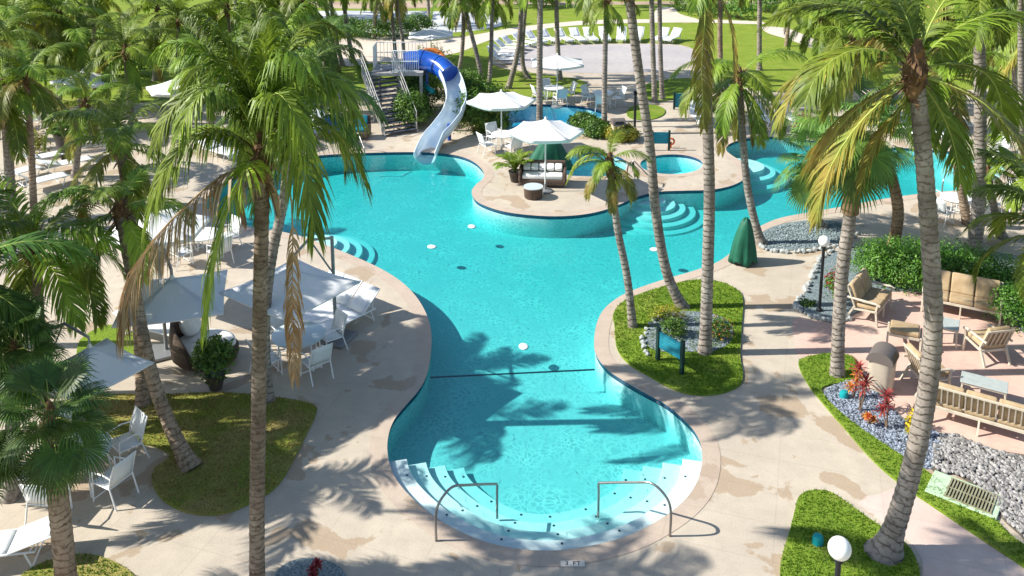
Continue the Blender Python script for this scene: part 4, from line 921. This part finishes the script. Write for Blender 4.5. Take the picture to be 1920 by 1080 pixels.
cordyline(g(1628, 796), .25, 'lowest orange red plant in the blue gravel', 'leaf_orange', 4, 'red leafed plants')
cordyline(g(592, 1090), .28, 'dark red spiky plant in the gravel circle at the bottom edge', 'leaf_red', 5)
p = g(1706, 822); shrub('flower', 'yellow flowering stem left of the thick palm trunk', 'flower', p, (.1, .1, .45), 120, .09, 'leaf_yellow', extra=('petal_yellow', 160, .07), seed=70)
shrub('shrub', 'yellow green flowering shrub at the foot of the bent palm', 'shrub', g(1250, 600, .05), (.55, .35, .3), 900, .06, 'leaf_yellow', seed=71, extra=('petal_yellow', 150, .03))
shrub('shrub', 'dark leafy plant behind the teal sign', 'shrub', g(1262, 628, .05), (.38, .3, .35), 700, .08, 'leaf', seed=72)
shrub('shrub', 'green and red shrub right of the straight palm in the green island', 'shrub', g(1345, 632, .05), (.45, .35, .38), 800, .08, 'leaf', seed=73, extra=('leaf_orange', 160, .05))
shrub('shrub', 'small shrub with white and red leaves behind the lamp post', 'shrub', g(1566, 556, .02), (.35, .3, .6), 500, .1, 'leaf', seed=74, extra=('leaf_red', 160, .08))
shrub('shrub', 'dark low plants on the lamp post gravel', 'shrub', g(1515, 572, .02), (.3, .15, .12), 260, .07, 'leaf', seed=75)
shrub('shrub', 'pink flowering shrub behind the right pool', 'shrub', g(1507, 250, 0), (.5, .4, .7), 400, .12, 'leaf', seed=76, extra=('petal_pink', 400, .1))
BX = [1330,1385,1290,1440,1500,1600,1700,1020,540,440,330,200,80,1560,1660,1900,1800,250]
for i, (x, y, r) in enumerate(((1330,30,1.6),(1385,34,1.5),(1290,20,1.6),(1440,22,1.5),(1500,14,2.0),(1600,22,2.0),(1700,18,2.2),(1020,14,1.4),(540,60,1.8),(440,80,1.8),(330,70,1.8),(200,90,1.8),(80,100,1.8),(1560,120,1.2),(1660,110,1.2),(1900,130,1.6),(1800,140,1.2),(250,140,1.4))):
    p = g(x, y); shrub('shrub', ORD[sorted(BX).index(x)] + ' green bush from the left on the far lawn near the top edge', 'shrub', p, (r, r * .8, 1.2), 1100, .2, ('leaf', 'leaf_hedge')[i % 2], group='bushes on the far lawn', seed=80 + i)
# areca palm in its pot on the peninsula
pp = g(966, 340); pr = empty('potted_palm', pp); tag(pr, 'bright green potted palm beside the canopy swing on the peninsula', 'potted plant')
MB().lathe([(.17,0),(.24,.35),(.27,.42),(.24,.43),(.22,.4)], 20).build('pot', M['pot'], pr, smooth=True)
rnd = random.Random(2)
for i in range(16):
    a = i * 2.4; b, rb = pinnate(arch(rnd.uniform(.8, 1.1), R(rnd.uniform(50, 85)), R(75), 0), .3, .3, 24, rnd, width=.035); m = Matrix.Rotation(a, 4, 'Z'); b.add(rb.v, rb.f)
    o = b.build('frond', M['frond'], pr, fix=False); o.location = (0, 0, .4); o.rotation_euler = (0, 0, a)
pp = g(405, 728); pr = empty('potted_plant', pp); tag(pr, 'leafy green shrub in a dark round pot before the wicker daybed', 'potted plant')
MB().lathe([(.14,0),(.22,.3),(.25,.38),(.22,.39),(.2,.36)], 20).build('pot', M['pot'], pr, smooth=True)
leafblob(random.Random(9), 2000, ellip((0,0,.72), (.5,.5,.55)), .11).build('foliage', M['leaf'], pr, fix=False)
# ================================================================== FURNITURE IN PLACE
LG = lounger(38); LGF = lounger(18)
def lay(foot, head, label, group, proto=None, z=0):
    a, b = g(*foot), g(*head); c = (a + b) / 2; return place(proto or LG, c.x, c.y, math.atan2(b.y - a.y, b.x - a.x), label, group, z)
GA = 'loungers by the left pool edge'
lay((600,640),(700,588), 'white lounger nearest the left pool edge, lower of the three', GA); lay((570,625),(668,572), 'white lounger in the middle of the three by the left pool edge', GA); lay((540,612),(640,560), 'white lounger at the back of the three by the left pool edge', GA)
lay((330,640),(250,620), 'white lounger under the leaning front palm and the parasols', GA, LGF); lay((150,1050),(-20,1100) if False else (-30,1075), 'white lounger cut by the bottom left edge', None, LG) if False else lay((-60,1060),(50,1045), 'white lounger cut by the bottom left edge', None, LGF)
GC = 'loungers round the splash pad'; cen = g(1160, 118)
heads = [(1262,78),(1240,77),(1196,76),(1165,76),(1133,76),(1106,77),(1082,78),(1056,79),(1028,80),(1002,82),(980,86),(962,92),(950,98),(942,105),(938,112),(940,120)]
for i, hp in enumerate(heads):
    hpos = g(*hp); d = (cen - hpos).normalized(); c = hpos + d * .1
    nm = 'counted from the right end'; place(LG if i else LG, c.x, c.y, math.atan2(-d.y, -d.x), ['first', 'second', 'third', 'fourth', 'fifth', 'sixth', 'seventh', 'eighth', 'ninth', 'tenth', 'eleventh', 'twelfth', 'thirteenth', 'fourteenth', 'fifteenth', 'last'][i] + ' white lounger along the far splash pad rim, ' + nm, GC)
GD = 'loungers on the far left deck'
for ft, hd, lb in (((590,262),(566,240),'white lounger left of the blue armchair'),((612,262),(592,235),'white lounger just beside the blue armchair'),((560,275),(535,262),'white lounger by the far pool edge below the dark crown'),((160,312),(95,326),'white lounger behind the left crown, middle row'),((120,300),(60,312),'white lounger in the back row at far left'),((60,330),(5,345),'white lounger at the left edge behind the grey trunk'),((430,300),(395,290),'white lounger partly behind the front palm crown'),((110,345),(50,360),'pale lounger just right of the thin yellowish palm'),((60,238),(20,250),'white lounger far back at the left edge'),((110,228),(70,240),'white lounger far back near the left potted plant')):
    lay(ft, hd, lb, GD, LGF if 'row' in lb else None)
GE = 'loungers on the far right deck'
for ft, hd, lb in (((1450,240),(1420,226),'pale green lounger behind the bench steps'),((1320,240),(1300,220),'lounger by the teal box on the far deck'),((1490,236),(1465,222),'lounger left of the pink shrub'),((1720,262),(1695,245),'lounger behind the tallest palm trunk'),((1770,262),(1745,247),'lounger at the far rim of the right pool'),((1880,205),(1905,190),'white lounger in the far right corner'),((1850,300),(1885,285),'lounger beside the rocks at the pool end'),((1800,240),(1775,228),'lounger in the second row of the far right deck')):
    lay(ft, hd, lb, GE)
UM = umbrella(1.42, 6, 2.35, .42, rot=0); UQ = umbrella(1.6, 4, 2.3, .45, rot=R(30), cant=True, droop=.05); US = umbrella(1.45, 6, 2.3, .35, rot=R(10))
GU = 'white patio umbrellas'
def um(proto, px, py, z, label, rz=0):
    p = g(px, py, z); return place(proto, p.x, p.y, rz, label, GU)
um(UM, 1023, 244, 2.35, 'white umbrella over the white cushioned sofa on the peninsula', R(4))
um(US, 940, 187, 2.3, 'white umbrella over the dining set behind the peninsula', 0)
um(US, 1045, 116, 2.3, 'small white umbrella over the table on the lawn tongue', R(20))
um(US, 808, 64, 2.3, 'white umbrella behind the slide platform', R(25))
um(UM, 157, 150, 2.35, 'white umbrella far back at upper left', R(10))
um(UM, 292, 425, 2.35, 'white umbrella behind the long brown frond', R(30))
um(UQ, 325, 556, 2.3, 'nearest white cantilever parasol of the left group with grey arm', R(120)); um(UQ, 385, 575, 2.1, 'white cantilever parasol at the right of the left group', R(165)) if False else None
um(UQ, 545, 538, 2.3, 'large white parasol behind the thin brown hanging frond', R(70)); um(UQ, 172, 690, 2.3, 'white square parasol with flat top at the left, in front of the green plants', R(160)).scale = (.72, .72, 1)
um(UM, 335, 165, 2.3, 'pale umbrella behind the crowns at upper left', 0); um(US, 1690, 235, 2.3, 'pale umbrella behind the fan palm crowns', 0) if False else None
CH = chair(); TB = round_table(.62); TBS = round_table(.5, 'white')
def dining(px, py, n, a0, what, proto=TB, gr='dining chairs', rr_=.82, words=('nearest to the camera', 'right', 'far', 'left', 'far left')):
    c = g(px, py); place(proto, c.x, c.y, 0, 'round table ' + what, 'round dining tables')
    for k in range(n):
        a = R(a0 + 360 * k / n); x, y = c.x + math.cos(a) * rr_, c.y + math.sin(a) * rr_
        dx, dy = math.cos(a), math.sin(a); w1 = ('right' if dx > .35 else 'left' if dx < -.35 else ''); w2 = ('far' if dy > .35 else 'near' if dy < -.35 else '')
        place(CH, x, y, a - R(90) + R(0), 'white dining chair on the ' + ' '.join(q for q in (w2, w1) if q) + ' side of the table ' + what, gr)
dining(562, 678, 4, 40, 'left of the pool neck', rr_=.85)
dining(150, 905, 5, -25, 'at lower left', rr_=.95)
dining(945, 282, 4, 30, 'behind the peninsula', TBS)
dining(1038, 190, 4, 20, 'by the back pool', TBS)
dining(1790, 408, 4, 35, 'at the right pool end', TBS)
dining(1130, 200, 3, 20, 'by the far palm trunk', TBS)
dining(300, 470, 3, 10, 'behind the brown frond', TBS)
dining(385, 480, 4, 50, 'left of the yellow frond', TBS)
dining(1900, 402, 3, 60, 'by the short fan palm', TBS)
# wicker daybed
dp = g(388, 676); db = empty('daybed', dp, R(0)); tag(db, 'round dark wicker daybed with white cushions in the left shade', 'daybed')
b = MB(); b.lathe([(.72,.08),(.78,.22),(.78,.36),(.70,.38),(.1,.38)], 36, sy=.85); b.build('base', M['wicker'], db, smooth=True)
rows = []
for i in range(15):
    a = R(110 + 150 * i / 14); hh = .38 + .75 * math.sin(math.pi * i / 14) ** .6; rows.append([(math.cos(a) * .78 * k, math.sin(a) * .68 * k, z) for k, z in ((1, .2), (1.05, .2 + (hh - .2) * .5), (.96, hh))])
MB().ribbon(rows).build('shell', M['wicker'], db, smooth='all', solid=.06)
MB().lathe([(.66,.38),(.72,.44),(.70,.52),(.6,.56),(.02,.57)], 36, sy=.85).build('seat_cushion', M['cushion_w'], db, smooth='all')
o = MB().lathe([(.02,-.08),(.24,-.07),(.31,0),(.24,.07),(.02,.08)], 24).build('back_pillow', M['cushion_w'], db, smooth='all'); o.location = (-.42, .22, .86); o.rotation_euler = (0, R(65), R(-30))
# canopy swing sofa with drum table and draped lift
sp = g(1018, 352); sw = empty('garden_sofa', (sp.x, sp.y + .35, 0), R(-4)); tag(sw, 'dark wicker sofa with white striped cushions on the peninsula', 'sofa')
b = MB(); b.box((0, 0, .2), (1.75, .78, .24)); b.box((-.84, -.02, .42), (.12, .78, .42)); b.box((.84, -.02, .42), (.12, .78, .42)); b.box((0, .36, .52), (1.75, .12, .66)); b.build('frame', M['wicker'], sw, bevel=.05)
box_cushion(1.52, .64, .16, 'seat_cushion', 'cushion_w', sw, (0, -.04, .40))
for i in range(5): box_cushion(.27, .36, .14, 'back_pillow', 'cushion_w', sw, (-.6 + i * .3, .2, .64), (R(18), 0, 0))
tp = g(1000, 372); tb = empty('drum_table', (tp.x, tp.y + .1, 0)); tag(tb, 'dark round wicker drum table in front of the white cushioned sofa', 'table')
MB().lathe([(.30,0),(.33,.05),(.34,.36),(.36,.40)], 28).build('base', M['wicker'], tb, smooth=True); MB().lathe([(.36,.402),(.36,.43),(.02,.432)], 28).build('tabletop', M['glass'], tb, smooth=True)
def cover(name, c, w, dpt, hgt, label, seed, px_=.0, sharp=1.0):
    o = empty(name, c); tag(o, label, 'pool lift'); rnd = random.Random(seed); n = 40; rows = []
    for i in range(13):
        t = i / 12; z = hgt * (1 - t); k = (t ** sharp) * .92 + .05; row = []
        for j in range(n + 1):
            a = 2 * math.pi * (j % n) / n; fold = 1 + .10 * math.sin(a * 7 + seed) * t + .06 * math.sin(a * 13 + t * 3) * t
            row.append((math.cos(a) * w * k * fold + px_ * (1 - t), math.sin(a) * dpt * k * fold, z * (1 + .02 * math.sin(a * 3)) + .08 + (.06 * math.sin(a * 5) if t > .95 else 0)))
        rows.append(row)
    MB().ribbon(rows).build('cover', M['green_cover'], o, smooth='all', solid=.01)
    MB().box((0, 0, .06), (w * .9, dpt * .9, .12)).build('base', M['steel'], o, bevel=.02); return o
c = g(1028, 318); cover('pool_lift', c, .95, .5, 1.5, 'dark green draped pool lift behind the white cushioned sofa', 2, .1, .8)
c = g(1392, 492); cover('pool_lift', c, .42, .38, 1.36, 'dark green canvas covered pool lift at the right pool edge', 5, .05, .5)
# handrails
def rail(name, pts, label, parent=None, r=.024):
    o = MB().tube(smooth_loop(pts, 6, False), r, 9).build(name, M['steel'], smooth='all'); return tag(o, label, 'handrail', 'pool handrails')
a = g(822, 1016); q = at(932, 955, a.y + .95); 
def hand(ax, ay, bx, by, label, dy):
    A = g(ax, ay); B = g(bx, by, -.1); B = Vector((B.x, B.y, -.35)); d = Vector((B.x - A.x, B.y - A.y, 0)); Ln = d.length; d /= Ln; hz = .92
    pts = [A, A + Vector((0, 0, hz * .55)), A + d * Ln * .07 + Vector((0, 0, hz * .82)), A + d * Ln * .26 + Vector((0, 0, hz - .03)), A + d * Ln * .5 + Vector((0, 0, hz - .17)), A + d * Ln * .93 + Vector((0, 0, .44)), A + d * Ln + Vector((0, 0, .37)), A + d * Ln + Vector((0, 0, .2)), B]
    rail('pool_handrail', pts, label)
hand(818, 1014, 932, 950, 'curved steel handrail at the left of the pool entry steps', 0); hand(1256, 1005, 1122, 948, 'curved steel handrail at the right of the pool entry steps', 0)
hand(1176, 342, 1218, 356, 'small steel handrail at the curved steps behind the yellow palm', 0); hand(1765, 372, 1790, 350, 'thin handrail at the right end of the pool', 0); hand(668, 283, 684, 300, 'thin handrail at the far edge left of the slide', 0)
# signs
def sign(c, w_, h_, label, rz=0, leg=.35):
    o = empty('sign', c, rz); tag(o, label, 'sign', 'teal pool signs')
    for s in (-1, 1): MB().box((s * (w_ / 2 + .05), 0, (h_ + leg + .08) / 2), (.09, .09, h_ + leg + .08)).build('post', M['darkgreen'], o, bevel=.01)
    p = MB().box((0, 0, leg + h_ / 2), (w_, .04, h_)).build('panel', M['teal'], o, bevel=.005)
    b = MB()
    for k, (ww, zz) in enumerate(((.55, .3), (.7, .12), (.62, -.02), (.7, -.16), (.4, -.3))):
        b.box((0, -.023, leg + h_ / 2 + zz * h_), (w_ * ww, .002, h_ * (.05 if k else .09)))
    b.build('faded_lines', mat('sign_lines', (.03, .25, .32), .6), p); return o
c0, c1 = g(1233, 677), g(1278, 704); c = (c0 + c1) / 2; sign(Vector((c.x, c.y, .04)), (c1 - c0).length - .1, .42, 'teal sign on dark posts in the green island', math.atan2(c1.y - c0.y, c1.x - c0.x), .35)
sign(g(1238, 282), .62, .5, 'teal sign by the hot tub and the orange stand', 0, .3)
sign(g(1276, 205), .55, .7, 'teal box sign beside the far palm pair', 0, .1)
o = empty('stand', g(1258, 278)); tag(o, 'small orange life ring stand beside the teal sign', 'stand'); MB().tube([(math.cos(i * math.pi / 8) * .13, 0, .3 + math.sin(i * math.pi / 8) * .13) for i in range(17)], .04, 8).build('ring', M['orange'], o, smooth=True); MB().box((0, .05, .14), (.06, .05, .28)).build('post', M['orange'], o)
# lamp posts
def lamp(c, hgt, label, r=.15):
    o = empty('lamp_post', c); tag(o, label, 'lamp post', 'globe lamp posts')
    MB().lathe([(.09,0),(.08,.05),(.042,.08),(.04,hgt - r - .06),(.07,hgt - r - .04),(.06,hgt - r + .02)], 16).build('post', M['black'], o, smooth=True)
    MB().lathe([(max(.004, r * math.sin(math.pi * i / 18)), hgt - r * math.cos(math.pi * i / 18)) for i in range(19)], 28).build('globe', M['globe'], o, smooth='all')
lamp(g(1536, 582, .02), 2.0, 'black lamp post with white globe in the gravel bed beside the hedge', .15)
lp = g(1574, 1033, 2.2); lamp(Vector((lp.x, lp.y, .04)), 2.2, 'lamp post with large white globe at the bottom right grass island', .165)
c = g(1190, 238); o = MB().lathe([(.06,0),(.06,1.5),(.09,1.52),(.09,1.7),(.03,1.72)], 14).build('bollard_post', M['black'], smooth=True); o.location = c; tag(o, 'plain black post on the far deck near the grey bin', 'post')
# bins
def bin_(c, label, rz, s=1):
    o = empty('litter_bin', c, rz); tag(o, label, 'litter bin'); o.scale = (s, s, s)
    sup = lambda r, n=32: [(math.copysign(abs(math.cos(a)) ** .6, math.cos(a)) * r, math.copysign(abs(math.sin(a)) ** .6, math.sin(a)) * r) for a in [2 * math.pi * i / n for i in range(n)]]
    b = MB(); rows = []
    for r, z in ((.255,0),(.265,.03),(.29,.72),(.30,.76)):
        q = sup(r); rows.append([(x, y, z) for x, y in q + q[:1]])
    b.ribbon(rows); b.build('body', M['bin_body'], o, smooth='all')
    b = MB(); n = 12; rows = []
    for i in range(n + 1):
        a = math.pi * i / n; rows.append([(x, -.30 * math.cos(a), .76 + .27 * math.sin(a)) for x in (-.3, -.15, 0, .15, .3)])
    b.ribbon(rows)
    for sx in (-.3, .3): b.add([(sx, 0, .76)] + [(sx, -.30 * math.cos(math.pi * i / n), .76 + .27 * math.sin(math.pi * i / n)) for i in range(n + 1)], [(0, i + 1, i + 2) for i in range(n)])
    b.build('lid', M['bin_lid'], o, smooth=True); MB().box((0, -.245, .865), (.40, .06, .13), rx=R(-32)).build('opening', M['black'], o)
bin_(g(1650, 728), 'beige litter bin with dark domed lid on the brick patio', R(55), 1.0)
bin_(g(1158, 262), 'grey litter bin on the far deck behind the peninsula', R(10), .95)
o = empty('planter', g(1828, 455)); tag(o, 'square stone planter bin between the right trunks', 'planter'); MB().lathe([(.24,0),(.27,.55),(.3,.6),(.24,.62)], 4).build('body', M['bin_body'], o); MB().lathe([(.3,.62),(.32,.7),(.1,.8),(.02,.8)], 4).build('lid', M['bin_lid'], o)
# patio furniture
def seat_at(proto, px, py, rz): p = g(px, py); proto.location = (p.x, p.y, 0); proto.rotation_euler = (0, 0, R(rz)); return proto
seat_at(patio_seat('loveseat', 2, 'tan cushioned loveseat beside the pale fan palm, seen from its side', 'loveseat'), 1632, 588, 52)
seat_at(patio_seat('sofa', 3, 'three seat tan sofa in front of the hedge', 'sofa', w=.60), 1800, 588, -28)
seat_at(patio_seat('ottoman', 1, 'tan cushioned footstool in the middle of the patio', 'footstool', w=.7, backrest=False, arms=False), 1694, 646, -25)
seat_at(patio_seat('armchair', 1, 'tan armchair with its back to the right edge, near the sofa', 'armchair', slats=True, w=.62), 1846, 668, 190)
seat_at(patio_seat('slatted_sofa', 3, 'long slatted back sofa seen from behind at the patio front', 'sofa', slats=True, w=.62), 1836, 800, 148)
seat_at(patio_seat('armchair', 1, 'tan armchair half hidden behind the tallest palm trunk', 'armchair', slats=True, w=.62), 1738, 725, 95)
o = low_table('side_table', .62, .62, .5, 'square pale side table in front of the tan sofa'); p = g(1770, 640); o.location = p; o.rotation_euler = (0, 0, R(-28))
o = low_table('coffee_table', .95, .5, .42, 'low grey topped coffee table behind the slatted sofa'); p = g(1842, 748); o.location = p; o.rotation_euler = (0, 0, R(-30))
# blue and green wicker chairs on the far left deck
def tubchair(px, py, m, label, rz):
    o = empty('wicker_armchair', g(px, py), R(rz)); tag(o, label, 'armchair'); b = MB(); b.box((0, 0, .2), (.8, .75, .3)); b.box((-.36, 0, .45), (.1, .75, .3)); b.box((.36, 0, .45), (.1, .75, .3)); b.box((0, .33, .6), (.8, .1, .75)); b.build('frame', M['wicker'], o, bevel=.04)
    box_cushion(.6, .6, .14, 'seat_cushion', m, o, (0, -.03, .42)); box_cushion(.58, .5, .14, 'back_cushion', m, o, (0, .22, .72), (R(75), 0, 0))
tubchair(624, 260, 'navy', 'dark wicker armchair with bright blue cushions by the far pool edge', 10)
tubchair(676, 258, 'teal', 'dark wicker armchair with green cushions beside the stair tower', -5)
o = low_table('side_table', .6, .6, .45, 'white side table between the blue and green armchairs'); o.location = g(650, 256)
# utility cover
c = g(1808, 930); o = empty('drain_cover', Vector((c.x, c.y, .012)), R(-38)); tag(o, 'pale green concrete drain box with brown metal grate in the grass verge', 'drain cover')
MB().box((0, 0, .0), (1.25, .78, .09)).build('surround', M['grn_conc'], o, bevel=.012)
gb = MB()
for i in range(15): gb.box((-.28 + i * .056 + .0, 0, .056), (.028, .62, .02))
for y in (-.31, 0, .31): gb.box((.11, y, .052), (.84, .03, .02))
gb.build('grate', M['grate'], o)
MB().box((.11, 0, .047), (.82, .62, .006)).build('pit', M['black'], o)
for px, py, lab, z in ((1533, 1018, 'small green valve box in the bottom right grass', .04), (1582, 745, 'small green garden light in the blue gravel', .02)):
    o = MB().lathe([(.10,0),(.10,.1),(.08,.15),(.03,.17)], 12).build('garden_light', M['slide_teal'], smooth=True); o.location = g(px, py, z); tag(o, lab, 'garden light')
# pool floats
for px, py, lab in ((810,463,'white skimmer float left of the middle of the pool'),(885,425,'white float nearest the peninsula'),(1228,468,'round white float near the bent palm trunk'),(982,650,'white float at the neck of the pool')):
    o = MB().lathe([(.03,-.04),(.10,-.03),(.13,.0),(.10,.03),(.03,.04)], 18, sx=1.3).build('pool_float', M['white'], smooth='all'); o.location = g(px, py, -.09); o.rotation_euler = (0, 0, px); tag(o, lab, 'float', 'white floats on the water')
# depth marking on the deck
dm = g(1074, 1056, .02); o = MB().box((0,0,0), (.42, .13, .006)).build('depth_marker', mat('marker_white', (.62,.58,.52), .6)); o.location = (dm.x, dm.y, .012); tag(o, 'small white depth marking reading 3 FT on the near deck', 'depth marking')
text_mesh('3  FT', .13, 'lettering', M['black'], o, (0, 0, .004), (0, 0, 0), .002)
# ================================================================== SLIDE AND STAIRS
st = empty('slide_tower', g(752, 252)); tag(st, 'grey stair tower with railings left of the slide', 'stair tower'); o0 = st.location.copy(); Yb = o0.y
def L_(px, py, Y): return at(px, py, Y) - o0
top_c = L_(708, 133, Yb + 2.4); bot = Vector((0, 0, 0)); dirv = Vector((top_c.x, top_c.y, 0)); dl = dirv.length; dirn = dirv / dl; side = Vector((-dirn.y, dirn.x, 0)); N = 15; Hs = top_c.z
tr = MB()
for i in range(N):
    t = (i + .5) / N; c = dirn * dl * t; tr.box((c.x, c.y, Hs * (i + 1) / N), (.3, 1.5, .04), rz=math.atan2(dirn.y, dirn.x))
tr.build('steps', M['stairgrey'], st)
for s in (-.77, .77):
    MB().bar(side * s, top_c + side * s, .05, .2).build('stringer', M['rail'], st)
    b = MB()
    for hh in (.35, .65, .95): b.tube([side * s + Vector((0, 0, hh)), top_c + side * s + Vector((0, 0, hh))], .02, 6)
    for i in range(6):
        q = side * s + (top_c) * (i / 5); b.tube([q, q + Vector((0, 0, .95))], .02, 6)
    b.build('railing', M['rail'], st)
pc = top_c + Vector((.95, .6, 0)); MB().box((pc.x, pc.y, Hs - .08), (2.4, 2.0, .14)).build('platform', M['deckgrey'], st, bevel=.01)
for x0, y0, x1, y1 in ((-1.2, 1, 1.2, 1), (-1.2, -.2, -1.2, 1), (-.2, -1, 1.0, -1)):
    b = MB(); A = Vector((pc.x + x0, pc.y + y0, Hs)); B = Vector((pc.x + x1, pc.y + y1, Hs)); n = 14
    for hh in (.1, .55, 1.05): b.tube([A + Vector((0, 0, hh)), B + Vector((0, 0, hh))], .022, 6)
    for i in range(n + 1): q = A.lerp(B, i / n); b.tube([q, q + Vector((0, 0, 1.05))], .012, 5)
    b.build('railing', M['white'], st)
for x in (-1.1, 1.1):
    for y in (-.9, .9): MB().tube([(pc.x + x, pc.y + y, 0), (pc.x + x, pc.y + y, Hs - .1)], .08, 10).build('post', M['deckgrey'], st, smooth=True)
sl_ = empty('water_slide', g(793, 290)); tag(sl_, 'blue and white curved water slide running into the pool', 'water slide'); o1 = sl_.location.copy(); Ye = o1.y
def S_(px, py, Y): return at(px, py, Y) - o1
Yp = pc.y + o0.y
path = smooth_loop([S_(764,116,Yp), S_(785,112,Yp - .1), S_(808,117,Yp - .3), S_(828,126,Yp - .7), S_(842,140,Yp - 1.2)], 6, False)
b = MB(); b.tube(path, .46, 20, cap=False); b.build('enclosed_tube', M['slide_blue'], sl_, smooth='all', solid=.03)
for t in (0, 8, 16, len(path) - 1):
    d = (path[min(t + 1, len(path) - 1)] - path[max(0, t - 1)]).normalized(); MB().tube([path[t] - d * .03, path[t] + d * .03], .50, 20).build('joint_ring', M['slide_blue'], sl_, smooth=True)
fl = smooth_loop([S_(840,138,Yp - 1.1), S_(850,160,Yp - 1.9), S_(856,188,Yp - 2.8), S_(850,214,Ye + 2.6), S_(832,240,Ye + 1.6), S_(812,264,Ye + .9), S_(797,296,Ye - .3)], 7, False)
rows = []
for i, p in enumerate(fl):
    d = (fl[min(i + 1, len(fl) - 1)] - fl[max(i - 1, 0)]).normalized(); s = d.cross(Vector((0, 0, 1))).normalized(); u = s.cross(d)
    rows.append([p + s * .46 * math.sin(a) - u * .46 * (math.cos(a) - .25) for a in [R(-112 + 224 * k / 14) for k in range(15)]])
MB().ribbon(rows).build('open_flume', M['slide_white'], sl_, smooth='all', solid=.04)
for i, (px, py, Y) in enumerate(((800,128,Yp - .2), (848,190,Yp - 2.4), (842,232,Ye + 2.0))):
    q = S_(px, py, Y); MB().tube([(q.x, q.y, -o1.z), (q.x, q.y, q.z)], .09, 12).build('support_post', M['slide_blue'], sl_, smooth=True)
MB().tube(smooth_loop([S_(770,120,Yp + .6), S_(778,140,Yp + .4), S_(781,158,Yp), S_(800,170,Yp - .4)], 6, False), .2, 14, cap=False).build('lower_tube', M['slide_blue'], sl_, smooth='all', solid=.03)
MB().tube(smooth_loop([S_(783,128,Yp + .4), S_(786,146,Yp + .2), S_(796,160,Yp - .3), S_(812,172,Yp - .9)], 6, False), .13, 12).build('teal_tube', M['slide_teal'], sl_, smooth='all')
MB().tube(smooth_loop([S_(788,102,Yp + .9), S_(800,95,Yp + 1.2), S_(818,96,Yp + 1.2), S_(830,106,Yp + 1.0), S_(832,118,Yp + .6)], 6, False), .13, 14).build('orange_arch', M['slide_orange'], sl_, smooth='all')
# bananas leaf plant on the right edge
bl = empty('banana_plant', g(1975, 470)); tag(bl, 'broad green banana leaf reaching in at the right edge', 'banana plant'); o2 = bl.location
for k, pts in enumerate(([(1975,400),(1940,350),(1900,300),(1872,272)], [(1975,390),(1990,300),(2010,230)])):
    pp_ = smooth_loop([at(x, y, o2.y) - o2 for x, y in pts], 6, False); rows = []
    for i, p in enumerate(pp_):
        t = i / (len(pp_) - 1); d = (pp_[min(i + 1, len(pp_) - 1)] - pp_[max(i - 1, 0)]).normalized(); s = Vector((0, -1, 0)).lerp(d.cross(Vector((0, 1, 0))), .55).normalized(); wd = .30 * math.sin(math.pi * min(1, .05 + t * .95)) ** .6
        rows.append([p - s * wd - Vector((0, 0, .06)), p, p + s * wd - Vector((0, 0, .06))])
    MB().ribbon(rows).build('leaf', M['frond'], bl, smooth='all', solid=.006, fix=False)
MB().tube([(0, 0, 0), (at(1975, 400, o2.y) - o2)], .09, 10).build('stem', M['stem_green'], bl)
# unused masters go away
for pr_ in (LG, LGF, UM, UQ, US, CH, TB, TBS):
    if pr_.name not in USED: bpy.data.objects.remove(pr_)
